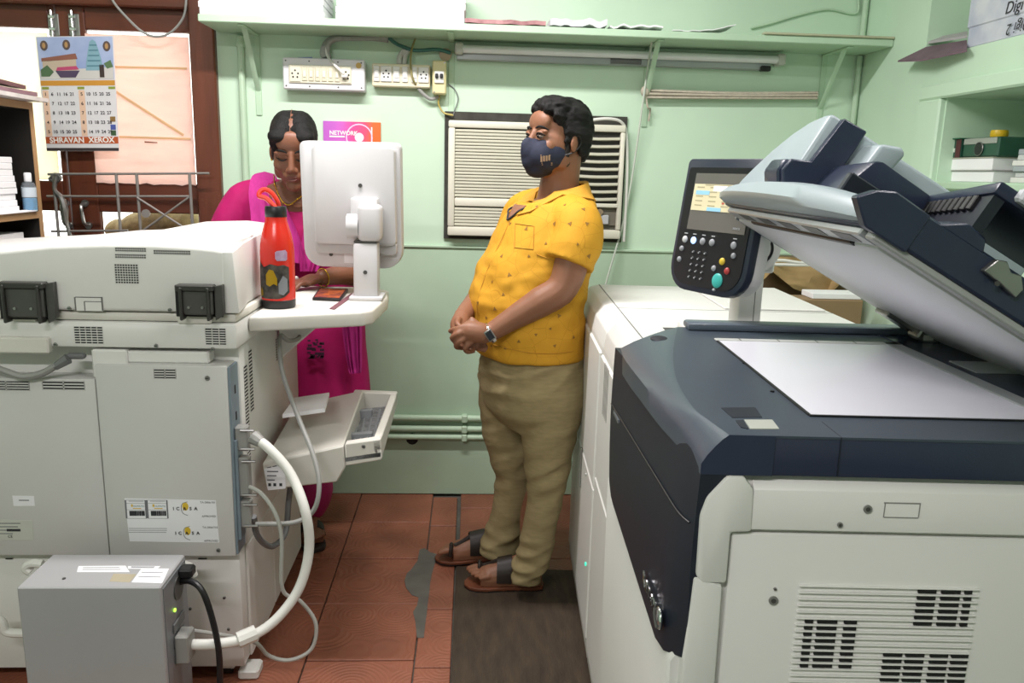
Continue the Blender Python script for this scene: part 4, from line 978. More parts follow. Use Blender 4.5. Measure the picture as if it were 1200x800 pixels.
# ---------------------------------------------------------------- things on the side shelf
bo = at(327, 359.5, z=ZT)
bl = thing('water_bottle', 'red water bottle with black cap and printed picture on the side shelf', 'bottle', bo)
k_ = .28/.115
def bz(py): return (359-py)/115*.278
M_red = mat('bottle_red', 'c92a1e', .22, var=.03, scale=5)
rB = .0455
obj('body', B().lathe([(rB*.98, bz(350)), (rB, bz(346)), (rB, bz(296)), (rB*.97, bz(288)), (rB*.86, bz(276)), (rB*.70, bz(266)), (rB*.63, bz(261)), (rB*.62, bz(257))], bo, 32), M_red, bl)
obj('base', B().lathe([(rB*.94, .001), (rB*.99, .005), (rB*1.0, bz(349.5)), (rB*.97, bz(349))], bo, 32), M_black, bl)
obj('cap', B().lathe([(rB*.60, bz(258)), (rB*.63, bz(257)), (rB*.63, bz(247)), (rB*.58, bz(245.5))], bo, 24), M_black, bl)
lp = [(325, 246), (318, 238), (311, 232), (304, 230), (304.5, 225), (310, 222), (318, 226), (325, 236), (327, 246)]
obj('carry_loop', B().tube([at(px, py, y=bo.y-.01+.004*i) for i, (px, py) in enumerate(lp)], .0065, 8, 5, flat=((0, 1, 0), 1.0)), mat('loop_red', 'dd3424', .4), bl)
def wrap(a0, a1, pts, r, th=.0006):
    """decal wrapped round the bottle: pts = list of (angle fraction, z) outline columns (top,bottom)"""
    rows = []; dense = []
    for (ta, p0, p1), (tb_, q0_, q1_) in zip(pts, pts[1:]):
        for k in range(5): dense.append((ta+(tb_-ta)*k/5, p0+(q0_-p0)*k/5, p1+(q1_-p1)*k/5))
    for t, z0, z1 in dense+[pts[-1]]:
        a = a0+(a1-a0)*t; rows.append([Vector((bo.x+r*math.cos(a), bo.y+r*math.sin(a), bo.z+z0+(z1-z0)*j/4)) for j in range(5)])
    b = B(); bm = b.bm
    V = [[bm.verts.new(p) for p in q] for q in rows]
    for i in range(len(V)-1):
        for j in range(4): bm.faces.new((V[i][j], V[i+1][j], V[i+1][j+1], V[i][j+1]))
    bmesh.ops.solidify(bm, geom=list(bm.faces), thickness=th); bmesh.ops.recalc_face_normals(bm, faces=bm.faces)
    return b
M_art = mat('decal_print', '2f2b2b', .35, col2='7d7a72', scale=38, detail=2)
dA, dB = RAD(-165), RAD(-38)
obj('printed_picture', wrap(dA, dB, [(0, bz(343), bz(318)), (.12, bz(346), bz(306)), (.3, bz(347), bz(312)), (.5, bz(347), bz(308)), (.7, bz(347), bz(310)), (.85, bz(345), bz(309)), (1, bz(340), bz(312))], rB*1.02), M_art, bl)
obj('printed_patch', wrap(RAD(-118), RAD(-80), [(0, bz(331), bz(320)), (.35, bz(333), bz(314)), (.7, bz(330), bz(315)), (1, bz(332), bz(324))], rB*1.04), mat('decal_yellow', 'd6b022', .35), bl)
obj('printed_patch', wrap(RAD(-76), RAD(-46), [(0, bz(341), bz(330)), (.5, bz(343), bz(321)), (1, bz(338), bz(325))], rB*1.04), mat('decal_silver', 'a8adb2', .35), bl)
obj('printed_patch', wrap(RAD(-150), RAD(-134), [(0, bz(345), bz(338)), (.5, bz(345), bz(334)), (1, bz(343), bz(338))], rB*1.04), mat('decal_gold', 'b99a2c', .35), bl)
obj('sticker', wrap(RAD(-84), RAD(-44), [(0, bz(302), bz(295)), (.15, bz(304.5), bz(293.5)), (.85, bz(304.5), bz(292.5)), (1, bz(303), bz(295))], rB*1.025), mat('sticker_lilac', 'ddd3ea', .5, col2='c9a8cf', scale=90), bl)
ph = thing('mobile_phone', 'black phone with a colourful picture on screen lying on the side shelf', 'phone', at(386, 344, z=ZT))
Pq = [at(366, 348.5, z=ZT+.009), at(399, 350, z=ZT+.009), at(408, 338, z=ZT+.009), at(374, 337, z=ZT+.009)]
obj('body', B().hexa([p+Vector((0, 0, -.0085)) for p in Pq], Pq, .002, 2), M_black, ph)
cpq = sum(Pq, Vector())/4; Pi = [cpq+(p-cpq)*.88 for p in Pq]
obj('screen', B().hexa([p+Vector((0, 0, .0)) for p in Pi], [p+Vector((0, 0, .0006)) for p in Pi]), mat('phone_screen', '2a2238', .2, col2='c0642f', scale=45), ph)
Q = [at(386, 362, z=ZT+.0003), at(392, 363, z=ZT+.0003), at(417, 345, z=ZT+.0003), at(412, 344, z=ZT+.0003)]
one('card_strip', B().hexa(Q, [p+Vector((0, 0, .002)) for p in Q]), mat('strip_maroon', '6f4a50', .5), 'narrow maroon strip lying on the side shelf by the monitor stand', 'strip')
# ---------------------------------------------------------------- monitor on a stand, seen from behind
ym_ = 2.46
mo = thing('control_monitor', 'white control monitor on a stout stand seen from behind', 'monitor', at(432, 349, z=ZT))
def MQ(px, py, y=ym_): return at(px, py, y=y)
def rrect(x0, x1, z0, z1, r, n=5, rr=None):
    pts = []
    rs = rr or (r, r, r, r)
    for (cx, cz, a0), q in zip(((x1, z1, 0), (x0, z1, 90), (x0, z0, 180), (x1, z0, 270)), rs):
        sx_, sz_ = (-1 if cx == x1 else 1), (-1 if cz == z1 else 1)
        for k in range(n+1):
            a = RAD(a0+90*k/n); pts.append((cx+sx_*q+q*math.cos(a), cz+sz_*q+q*math.sin(a)))
    return pts
c0, c1 = MQ(354, 313), MQ(471, 168)
M_monw = mat('monitor_white', 'c3c3c4', .4, var=.01)
MR = Matrix.Translation(((c0.x+c1.x)/2, ym_, (c0.z+c1.z)/2)) @ Matrix.Rotation(RAD(-7), 4, 'Z') @ Matrix.Rotation(RAD(4), 4, 'X')
MF = Fr(MR); hw, hh = (c1.x-c0.x)/2, (c1.z-c0.z)/2
obj('bezel', B().prism(rrect(-hw, hw, -hh, hh, .03, 5, (.018, .018, .055, .055)), 'y', 0, .035, .008, 2), M_monw, mo, MF)
obj('back_shell', B().prism(rrect(-hw+.045, hw-.012, -hh+.075, hh-.012, .014), 'y', -.028, .004, .008, 2), M_monw, mo, MF)
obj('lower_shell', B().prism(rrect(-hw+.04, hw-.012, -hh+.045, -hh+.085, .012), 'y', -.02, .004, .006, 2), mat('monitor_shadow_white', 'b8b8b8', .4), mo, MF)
obj('screen', B().prism(rrect(-hw+.02, hw-.02, -hh+.05, hh-.02, .008), 'y', .0352, .0358), mat('screen_dark', '22252c', .15), mo, MF)
cc = MQ(426, 216, ym_-.03)
for px, py in ((386, 299), (445, 297)): 
    p = MF.I @ MQ(px, py, ym_); p.y = 0
    obj('screw', B().cyl(p, p+Vector((0, -.003, 0)), .006, 10), M_hinge, mo, MF)
p = MF.I @ MQ(426, 216, ym_); p.y = -.028
obj('screw', B().cyl(p, p+Vector((0, -.003, 0)), .006, 10), M_hinge, mo, MF)
p0_ = MF.I @ MQ(402, 309, ym_); p1_ = MF.I @ MQ(416, 295, ym_)
obj('label', B().box((p0_.x, -.0006, p0_.z), (p1_.x, 0, p1_.z)), mat('sticker_white', 'e4e5e8', .5), mo, MF)
yp_ = 2.385
h0, h1 = MQ(409, 283, yp_), MQ(448, 232, yp_)
obj('hinge_mount', B().box((h0.x+.004, yp_-.005, h0.z+.02), (h1.x-.012, ym_-.012, h1.z), .010, 2), M_monw, mo)
obj('hinge_knuckle', B().cyl((h0.x-.004, yp_, h0.z+.045), (h0.x+.03, yp_, h0.z+.045), .036, 24), M_monw, mo)
obj('hinge_head', B().box((h0.x+.028, yp_-.036, h0.z+.002), (h1.x, yp_+.034, h1.z-.018), .016, 3), M_monw, mo)
s0, s1 = MQ(416, 350, yp_), MQ(444, 284, yp_)
obj('post', B().box((s0.x, yp_-.032, ZT+.004), (s1.x, yp_+.030, s1.z), .008, 2), M_monw, mo)
obj('post_collar', B().box((s0.x+.003, yp_-.029, s1.z), (s1.x-.003, yp_+.027, s1.z+.006)), M_hinge, mo)
obj('stand_foot', B().box((s0.x-.012, yp_-.045, ZT+.0005), (s1.x+.014, yp_+.06, ZT+.012), .004, 2), M_monw, mo)
p = MQ(428, 319, yp_-.032); obj('screw', B().cyl(p, p+Vector((0, -.003, 0)), .006, 10), M_hinge, mo)
# ---------------------------------------------------------------- controller box in front of the copier
yb0, yb1 = 1.70, 1.86
kx0, kx1, kz = at(19, 686, y=yb0).x, at(188, 690, y=yb0).x, at(100, 688, y=yb0).z
kb = thing('controller_box', 'flat grey metal controller box standing upright before the copier rear', 'computer', ((kx0+kx1)/2, (yb0+yb1)/2, 0))
obj('case', B().box((kx0, yb0, .012), (kx1, yb1, kz), .003), mat('case_grey', 'a8a8aa', .38, .15, var=.03, scale=4), kb)
for x in (kx0+.03, kx1-.03):
    for y in (yb0+.03, yb1-.03): obj('foot', B().cyl((x, y, 0), (x, y, .013), .012, 10), M_black, kb)
rr_ = obj('port_plate', B().box((kx1, yb0+.012, .03), (kx1+.002, yb1-.006, kz-.01), .0005), mat('port_plate', '8e9296', .4, .5), kb)
def K(px, py): return at(px, py, x=kx1+.002)
obj('fan_grille', B().cyl((kx1+.001, yb0+.10, kz-.055), (kx1+.004, yb0+.10, kz-.055), .030, 18), M_hinge, kb)
obj('status_lamp', B().ell((kx1+.004, yb0+.065, kz-.095), (.003, .005, .005)), mat('led_green', 'a6e04a', .4, emit=1.5), kb)
for k in range(3): obj('port', B().box((kx1+.002, yb0+.05, kz-.15-.04*k), (kx1+.006, yb0+.12, kz-.125-.04*k), .002), M_cabgd, kb)
obj('plug', B().box((kx1+.002, yb0+.10, kz-.035), (kx1+.035, yb0+.135, kz-.010), .005), M_black, kb)
cn = obj('connector', B().box((kx1+.002, yb0+.05, at(205, 770, y=1.78).z), (kx1+.035, yb0+.10, at(205, 738, y=1.78).z), .004), M_conn, kb)
for q in ([(92, 663), (147, 662.5), (152, 670), (90, 670)], [(166, 665.5), (198, 666), (190, 683), (154, 682)], [(150, 663), (188, 663), (184, 666.5), (150, 666)]):
    P = [at(*p, z=kz+.0004) for p in q]
    s = obj('sticker', B().hexa([p+Vector((0, 0, -.0006)) for p in P], P), mat('sticker_white', 'e4e5e8', .5), kb)
    for t in (.3, .6): 
        a, b = P[0].lerp(P[3], t), P[1].lerp(P[2], t); obj('printed_line', B().tube([a.lerp(b, .1)+Vector((0, 0, .0003)), a.lerp(b, .85)+Vector((0, 0, .0003))], .0012, 4, 1, flat=((0, 0, 1), .15)), M_in2, s)
P = [at(*p, z=kz+.0003) for p in ((133, 672), (160, 672.5), (152, 682), (128, 681))]
obj('sticker', B().hexa([p+Vector((0, 0, -.0005)) for p in P], P), mat('sticker_tan', 'a89f88', .6), kb)
p = at(75, 678, z=kz); obj('screw', B().cyl(p, p+Vector((0, 0, .002)), .004, 8), M_hinge, kb)
for pts in ([(196, 668), (208, 662), (222, 664), (227, 675)], [(36, 670), (30, 665), (38, 660), (50, 661)], [(30, 742), (8, 740), (2, 728), (-8, 722)]):
    obj('hook', B().tube([at(*p, y=1.90) for p in pts], .011, 10), M_cabw, kb)
# ---------------------------------------------------------------- cables beside the copier
yz = 1.90
wc = thing('cable', 'thick white data cable arching from the copier side to the controller box', 'cable', at(350, 700, y=yz))
obj('sheath', B().tube([at(297, 512, y=1.98), at(316, 526, y=1.96), at(341, 556, y=1.94), at(358, 600, y=yz), at(362, 645, y=yz), at(350, 690, y=yz-.02), at(322, 727, y=yz-.05), at(290, 747, y=1.82), at(255, 754, y=1.79), at(218, 755, y=1.78)], .0125, 12, 6), M_cabw, wc)
a, b = at(279, 750, y=1.81), at(300, 741, y=1.83)
obj('ferrite', B().tube([a, b], .020, 10, 1), M_cabw, wc)
obj('plug', B().tube([at(306, 518, y=1.97), at(297, 512, y=1.98)], [.014, .019], 10, 1), M_conn, wc)
one('cable', B().tube([at(292, 570, y=1.97), at(306, 578, y=1.96), at(322, 600, y=1.94), at(330, 630, y=1.93), at(331, 690, y=1.93), at(352, 704, y=1.95), at(370, 730, y=1.95), at(365, 760, y=1.94), at(340, 773, y=1.93), at(315, 768, y=1.92), at(298, 752, y=1.90), at(262, 744, y=1.88), at(222, 738, y=1.86)], .0052, 8, 6), mat('cable_pale_grey', 'a9aaa4', .5), 'thin pale grey cable looping down beside the thick white one', 'cable')
one('cable', B().tube([at(352, 386, y=2.50), at(350, 396, y=2.4), at(338, 399, y=2.3), at(329, 393, y=2.22), at(328, 410, y=2.2), at(332, 440, y=2.17), at(350, 490, y=2.1), at(366, 530, y=2.04), at(374, 565, y=2.0), at(368, 597, y=1.98), at(345, 612, y=1.97), at(300, 614, y=1.97)], .0065, 8, 6), M_cabg, 'grey cable hanging from the side shelf down past the bypass tray', 'cable')
one('cable', B().tube([at(341, 562, y=2.2), at(338, 590, y=2.2), at(334, 625, y=2.15), at(318, 640, y=2.1), at(302, 628, y=2.02), at(297, 605, y=1.98)], .0085, 8, 6), M_cabgd, 'thick dark grey cable curving behind the thick white cable', 'cable')
one('power_cord', B().tube([at(208, 681, y=1.82), at(224, 681, y=1.80), at(238, 694, y=1.78), at(250, 730, y=1.78), at(257, 770, y=1.78), at(258, 830, y=1.78)], [.0095, .0075, .0075, .0075, .0075, .0075], 10, 6), M_black, 'black power cord plugged into the controller box', 'cable')
# ---------------------------------------------------------------- the right production printer (front faces the walkway)
RMM = Matrix.Translation((.36, 2.3, 0)) @ Matrix.Rotation(RAD(-2.6), 4, 'Z')
RF = Fr(RMM)
pm = thing('production_printer', 'long white and navy production printer with raised scanner lid', 'printer', M=RMM.copy())
def rp(n, b, m, par=None, angle=35): return obj(n, b, m, par or pm, RF, angle)
# far module
ZF = 1.02
prof = [(.0, .05), (.0, ZF-.075), (.008, ZF-.035), (.030, ZF-.008), (.06, ZF), (.66, ZF), (.66, .05)]
rp('far_module', B().prism(prof, 'y', -.30, .36, .004, 2), M_white, angle=50)
rp('near_module', B().prism([(x, z if z > .06 else .05) for x, z in prof], 'y', -.80, -.302, .004, 2), M_white, angle=50)
rp('front_door', B().box((-.006, -.28, .10), (.004, .34, .55), .004), M_white)
rp('front_door', B().box((-.006, -.28, .556), (.004, .34, ZF-.09), .004), M_white)
rp('front_door', B().box((-.006, -.78, .10), (.004, -.31, .60), .004), M_white)
rp('front_door', B().box((-.006, -.78, .606), (.004, -.31, ZF-.09), .004), M_white)
rp('top_seam', B().box((.058, -.80, ZF-.001), (.0605, .36, ZF+.0006)), mat('seam_grey', '6f6f6c', .7))
rp('top_seam', B().box((.06, -.12, ZF-.001), (.66, -.118, ZF+.0006)), mat('seam_grey', '6f6f6c', .7))
for k in range(5): rp('side_caption', B().box((-.0065, -.48+.018*k, .80), (-.0058, -.474+.018*k, .93)), mat('seam_grey', '6f6f6c', .7))
rp('door_latch', B().box((-.012, .02, .43), (-.005, .035, .56), .003), mat('latch_grey', '8a8c86', .5))
rp('status_light', B().ell((-.008, -.22, .30), (.003, .006, .006)), mat('led_teal', '3fd0a8', .4, emit=1.))
rp('status_light', B().ell((-.008, -.12, .53), (.003, .005, .005)), mat('steel_dot', 'b0b2ae', .3))
# slot and raised deck on the top
rp('output_slot', B().box((.13, -.47, ZF-.004), (.40, -.40, ZF+.001)), mat('slot_dark', '4a4a48', .7))
rp('slot_flap', B().box((.16, -.50, ZF), (.42, -.42, ZF+.022), .006, 2), M_white)
rp('deck_panel', B().box((.36, -.10, ZF), (.645, .34, ZF+.006), .003), M_white)
rp('deck_flap', B().box((.40, -.10, ZF), (.46, .02, ZF+.009), .002), M_white)
# engine body with lower front
rp('engine_body', B().box((.0, -1.42, .05), (.72, -.80, 1.036), .004), M_white)
rp('engine_front', B().prism([(-.028, .05), (-.036, .40), (-.041, .788), (-.02, .82), (.004, .82), (.004, .05)], 'y', -1.415, -.802, .004), M_white)
for y in (-1.3, -.9, -.2, .25):
    for x in (.08, .60): rp('caster', B().box((x-.025, y-.025, 0), (x+.025, y+.025, .052), .006), M_black)
# near side: rail, corner frame, lower frame and panel
YN = -1.43
def NQ(px, py, y=YN): q = RF.at(px, py, y=y); return (q.x, q.z)
cornr = [(851.7, 557), (871.7, 557), (883, 573), (880, 622), (856, 623), (850.7, 682), (822, 682), (815, 673), (820, 603), (828, 582)]
rp('corner_frame', B().prism([NQ(*p) for p in cornr], 'y', YN-.004, YN+.10, .004, 2), M_white)
lowf = [(813, 675), (846.5, 684.5), (833, 860), (790, 860), (800, 775)]
rp('lower_frame', B().prism([NQ(*p) for p in lowf] , 'y', YN-.003, YN+.05, .004, 2), M_white)
a = NQ(880, 573); b = NQ(884, 622); 
rp('side_rail', B().prism([(YN+.02, a[1]+.017), (YN-.001, a[1]), (YN-.001, b[1]+.002), (YN+.03, b[1]+.002), (YN+.03, a[1]+.017)], 'x', NQ(883.5, 573)[0], .72, .001), M_white)
zsp = NQ(900, 626)[1]
sp_ = rp('side_panel', B().box((NQ(857, 640)[0], YN+.003, .08), (.715, YN+.02, zsp), .003, 2), M_white)
def scr(px, py, y, r=.006):
    q = RF.at(px, py, y=y); o = rp('screw', B().cyl(q+Vector((0, .001, 0)), q+Vector((0, -.002, 0)), r, 14), mat('screw_grey', '8f8f8b', .4, .4))
    rp('screw_recess', B().cyl(q+Vector((0, -.0018, 0)), q+Vector((0, -.0024, 0)), r*.55, 10), M_hinge, o)
scr(1016.5, 596, YN-.001, .0052); scr(984, 614.5, YN-.001, .0034); scr(906, 703, YN+.003, .0058); scr(908, 689.5, YN+.003, .002)
for p, q in (((1036, 589), (1078, 589.8)), ((1036, 606), (1076, 606.6)), ((1036, 589), (1036.7, 606)), ((1077, 589), (1077.8, 606))):
    rp('cover_outline', B().box(RF.at(p[0], q[1], y=YN-.0016), RF.at(q[0], p[1], y=YN-.0008)), mat('seam_grey2', '8c8c88', .7))
# ribbed grille with openings
gq = lambda px, py: RF.at(px, py, y=YN+.003)
def gpx(u, v): return (934+(926-934)*v+(1147-934)*u, 684+v*116)     # grille sheared by perspective: keep it upright in the panel
g0 = gq(936, 684); g1 = gq(1147, 684); gw = g1.x-g0.x
pitch = (gq(1000, 684).z-gq(1000, 800).z)/15.6
M_rib = M_white
for k in range(28):
    z = g0.z-pitch*k
    rp('grille_rib', B().box((g0.x, YN-.0015, z-pitch*.22), (g0.x+gw, YN+.004, z+pitch*.0), .0006), M_rib, sp_)
def openings(us, k0, k1):
    for u0, u1 in us:
        for k in range(k0, k1):
            z = g0.z-pitch*k
            rp('grille_opening', B().box((g0.x+gw*u0, YN+.0005, z-pitch*.86), (g0.x+gw*u1, YN+.0034, z-pitch*.34)), M_dark, sp_)
openings(((.665, .765), (.795, .90), (.925, .965)), 0, 6)
openings(((.055, .10), (.125, .235), (.275, .345)), 5, 13)
openings(((.52, .625), (.645, .75), (.785, .885), (.905, 1.0)), 10, 17)
openings(((.055, .10), (.125, .235), (.275, .345)), 18, 26)
# scanner housing
ZP = 1.09
sb_ = B().prism([(.11, -.735), (.74, -.72), (.74, YN+.001), (.03, YN+.001), (.03, -.99)], 'z', 1.040, ZP-.001, .003, 2)
rp('scanner_housing', sb_, M_navy)
brk = [(794, 383), (790, 402), (789, 422), (794, 447), (812, 477), (832, 493), (852, 506)]
rim = [(727, 408), (731, 419), (740, 432), (751, 446), (776, 478), (805, 514), (823, 543)]
rz = [1.072, 1.072, 1.072, 1.071, 1.069, 1.062, 1.054]
top_c = [RF.at(px, py, z=ZP) for px, py in brk]; rim_c = [RF.at(px, py, z=z) for (px, py), z in zip(rim, rz)]
top_c[-1].y = YN; rim_c[-1].y = YN+.0; rim_c[-1].x = -.022
fr_t, fr_r = catmull(top_c, 4), catmull(rim_c, 4)
lipb = B(); bm = lipb.bm
rows = []
for a, b in zip(fr_t, fr_r):
    m = a.lerp(b, .5)+Vector((0, 0, .004)); rows.append([a, a.lerp(b, .25)+Vector((0, 0, .003)), m, a.lerp(b, .78)+Vector((0, 0, .0035)), b])
V = [[bm.verts.new(p) for p in r]+[bm.verts.new((r[-1].x, r[-1].y, 1.041)), bm.verts.new((.06, r[0].y, 1.041)), bm.verts.new((max(.06, r[0].x), r[0].y, ZP-.0005))] for r in rows]
for i in range(len(V)-1):
    n = len(V[0])
    for j in range(n): bm.faces.new((V[i][j], V[i][(j+1) % n], V[i+1][(j+1) % n], V[i+1][j]))
bm.faces.new(V[0]); bm.faces.new(V[-1][::-1]); bmesh.ops.recalc_face_normals(bm, faces=bm.faces)
rp('front_lip', lipb, mat('lip_lit_navy', '46505d', .30, var=.05, scale=12, bump=.05, bscale=420), angle=40)  # navy plastic lightened to slate; its lit tone is painted in
lend = [Vector((v.x, v.y, v.z)) for v in rows[-1]]+[Vector((rows[-1][-1].x, YN, 1.041)), Vector((.062, YN, 1.041)), Vector((.062, YN, ZP-.0005))]
rp('lip_end', B().hexa([p+Vector((0, .002, 0)) for p in lend], [p+Vector((0, -.0008, 0)) for p in lend]), M_navy)
# flat top deck between break line and glass
dk = [Vector((p.x, p.y, ZP)) for p in fr_t] + [Vector((.74, YN, ZP)), Vector((.74, -.72, ZP))]
def ring_deck():
    b = B(); b.hexa([p+Vector((0, 0, -.003)) for p in dk], dk); return b
M_deck = mat('deck_slate', '3d4753', .38, var=.04, scale=12, bump=.05, bscale=420)
rp('top_deck', ring_deck(), M_deck, angle=20)
rp('deck_joint', B().box((.138, YN-.0006, 1.042), (.139, YN+.06, ZP+.0003)), M_navy2)
gx0_, gx1_, gy0, gy1 = .134, .440, -1.346, -.893
M_glass = mat('platen_reflection', 'eeeef8', .22, var=.01)  # opaque base colour holds the white lid's painted reflection
rp('glass_bed', B().box((gx0_, gy0, ZP), (gx1_, gy1, ZP+.0016), .0006), M_glass)
M_strip = mat('ruler_strip', 'c5c8c4', .5)
rp('ruler_strip', B().box((gx0_-.004, gy1, ZP), (gx1_+.03, gy1+.018, ZP+.003), .001), M_strip)
for k in range(4): rp('ruler_mark', B().box((gx0_+.07*k+.04, gy1, ZP+.003), (gx0_+.07*k+.0415, gy1+.016, ZP+.0034)), M_hinge)
rp('ruler_strip', B().box((gx1_, gy0-.02, ZP), (gx1_+.028, gy1+.018, ZP+.003), .001), mat('ruler_strip_grey', '9fa4a4', .5))
rp('gasket', B().box((gx0_-.003, gy0-.004, ZP), (gx1_, gy0, ZP+.002)), M_black); rp('gasket', B().box((gx0_-.004, gy0, ZP), (gx0_, gy1, ZP+.002)), M_black)
for px, py in ((872, 426), (905, 459)):
    q = RF.at(px, py, z=ZP); rp('deck_pin', B().cyl(q, q+Vector((0, 0, .002)), .003, 8), M_black)
rp('rear_bar', B().box((.10, -.795, ZP), (.60, -.745, ZP+.014), .005, 2), M_slate)
rp('rear_tray', B().box((.47, -1.40, ZP), (.735, -.80, ZP+.002)), mat('rear_tray_navy', '30384c', .18))
rp('hinge_block', B().box((.52, -.86, ZP+.002), (.545, -.83, ZP+.018), .003), M_cabw)
rp('warning_plate', B().box((.485, -1.10, ZP+.002), (.56, -1.02, ZP+.0032)), mat('plate_pale', 'a9aeb0', .4))
# thumb and sensor recesses, their shade painted as dark patches; label plate
def deckquad(px, dz=.0006, th=.001): P = [RF.at(*p, z=ZP) for p in px]; return B().hexa([p+Vector((0, 0, dz-th)) for p in P], [p+Vector((0, 0, dz)) for p in P])
rp('recess', deckquad([(845, 478), (885, 477.5), (893, 489), (858, 489.5)]), M_navy2)
rp('label_plate', deckquad([(872, 492.5), (905, 492.5), (913, 503), (879, 503)], .0012, .002), mat('label_olive', 'b3b7ad', .4))
rp('recess', deckquad([(862, 493), (871, 492.5), (877, 503), (868, 501)], .0008), M_navy2)
rp('thumb_recess_shade', B().ell(RF.at(773, 397, z=1.0866), (.017, .026, .0042)), mat('recess_shade', '141821', .7))
# dark front panel
def lx(y): return -.050+(y+.88)/(-.55)*.030
def lxz(y, z):
    t = max(0., min(1., (1.07-z)/.28)); q = lx(y)*(1-t)-.048*t
    s = max(0., min(1., (-1.375-y)/.055))**2
    return q*(1-s)-.021*s
pan = B(); rows = []
ys = [-.875-.0308*k for k in range(19)]
for y in ys:
    y = max(y, YN)
    zt_ = 1.070 if y > -1.2 else 1.070-(abs(y)-1.2)/.23*.017
    zb_ = .790
    e = (y-YN)/.05; 
    if e < 1: zb_ += .010*(1-e)**2
    e = (-.875-y)/.05
    if e < 1: zb_ += .02*(1-max(e, 0))**2
    rows.append([Vector((lxz(y, zb_+(zt_-zb_)*j/10)-.003*math.sin(math.pi*j/10), y, zb_+(zt_-zb_)*j/10)) for j in range(11)])
shell(rows, .03, pan, Vector((1, 0, 0)))
rp('dark_front_panel', pan, M_navy2, angle=40)
rp('panel_seam', B().tube([Vector((lxz(y, .965)-.0036, y, .965-(y+.9)*.02)) for y in (-.88, -1.0, -1.15, -1.3, -1.37, -1.40, -1.42)], .0012, 6), M_black)
rp('panel_badge', B().box((lxz(-.93, .958)-.0050, -.97, .955), (lxz(-.93, .958)-.001, -.91, .961)), mat('print_silver', '8a9096', .3, .5))
# chrome lettering and round emblem
for i, ch in enumerate('xerox'):
    y = -1.286-.0190*i
    rp('chrome_letter', text_b(ch, .034, facing((lxz(y, .832)-.0062, y, .832), (-.06, -1, 0), (0, 0, 1)), .0010, bold=.0006), M_chrome, angle=20)
em = rp('emblem', B().ell((lxz(-1.388, .830)-.006, -1.388, .830), (.005, .0145, .0145)), M_chrome)
rp('emblem_band', B().tube([(lxz(-1.388, .83)-.0105, -1.378, .838), (lxz(-1.388, .83)-.0115, -1.388, .830), (lxz(-1.388, .83)-.0105, -1.398, .822)], .002, 6), M_hinge, em)
rp('dark_recess', B().box((-.018, YN+.001, 1.0), (.02, YN+.05, 1.042), .006, 2), M_navy2)

# ---------------------------------------------------------------- raised lid with document feeder
LFM = RMM @ Matrix.Translation((.155, 0, 1.325)) @ Matrix.Rotation(RAD(29.5), 4, 'Y')
LF = Fr(LFM)
def lid(n, b, m, par=None, angle=35): return obj(n, b, m, par or pm, LF, angle)
V0, V1, UL = -1.40, -.775, .52
ld = lid('lid', B().box((-.004, V0, .006), (UL, V1, .040), .004, 2), M_navy)
lid('platen_cover', B().box((.035, V0+.035, -.006), (UL-.03, V1-.004, .004), .004, 2), mat('platen_white', 'dcdce0', .5, var=.01), ld)
lid('cover_seal', B().box((.02, V0+.012, .0), (UL-.01, V1+.002, .007), .002), M_black, ld)
lid('cover_rail', B().box((.01, V0+.004, -.004), (UL-.02, V0+.026, .006), .002), mat('rail_grey', 'a3a6a4', .4), ld)
lid('edge_rail', B().box((.03, V1-.006, -.006), (UL-.05, V1+.004, .004), .001), mat('rail_steel', '8b8f92', .3, .6), ld)
lid('roller_strip', B().box((.004, V0+.03, -.004), (.032, V1-.02, .006), .002), mat('strip_silver', 'b7babd', .3, .3), ld)
for k in range(5): lid('roller_slot', B().box((.008, V0+.06+.105*k, -.0046), (.026, V0+.12+.105*k, -.0035)), M_hinge, ld)
lid('roller_cover', B().box((.030, V0+.10, -.0068), (.040, V1-.10, .0), .002), M_black, ld)
# curved front lip
b = B(); bm = b.bm; rows = []
nst = 16
for i in range(nst+1):
    t = i/nst; v = V0+(V1-V0)*t
    bow = math.sin(math.pi*min(1, t*1.0))**.6
    ub = -.004-.020*math.sin(math.pi*t)**.6-.018*t
    wt = .034+.020*math.sin(math.pi*t)**.8
    rows.append([Vector((.0, v, .008)), Vector((ub*.8, v, .012)), Vector((ub, v, .020)), Vector((ub*.85, v, wt*.8)), Vector((ub*.3, v, wt)), Vector((.02, v, wt+.003)), Vector((.03, v, .02))])
VV = [[bm.verts.new(p) for p in r] for r in rows]
for i in range(nst):
    for j in range(7): bm.faces.new((VV[i][j], VV[i][(j+1) % 7], VV[i+1][(j+1) % 7], VV[i+1][j]))
bm.faces.new(VV[0]); bm.faces.new(VV[-1][::-1]); bmesh.ops.recalc_face_normals(bm, faces=bm.faces)
lid('front_lip', b, M_pale, ld, angle=45)
# feeder hood: profile across the machine, extruded towards the hinge
hood = [(-1.05, .035), (-1.05, .176), (-1.02, .176), (-.97, .168), (-.92, .150), (-.87, .122), (-.83, .090), (-.80, .062), (-.785, .035)]
lid('feeder_hood', B().prism(hood, 'x', -.006, .40, .006, 2), M_pale, ld, angle=50)
lid('hood_side', B().prism([(-.004, .035), (-.026, .066), (-.024, .086), (.004, .098), (.010, .176), (.052, .178), (.052, .035)], 'y', -1.062, -1.048, .002), M_navy, ld)
lid('hood_side_rear', B().box((.052, -1.045, .03), (.40, -1.0, .14), .004), M_navy2, ld)
lid('notch_cover', B().prism([(-.006, .03), (-.030, .062), (-.028, .084), (.003, .094), (.003, .03)], 'y', -1.05, -.985, .003), M_navy, ld)
# input flap (pale) behind the hood
lid('paper_flap', B().prism([(.056, .09), (.060, .160), (.090, .172), (.100, .165), (.09, .10)], 'y', -1.12, -1.05, .006, 3), M_pale, ld)
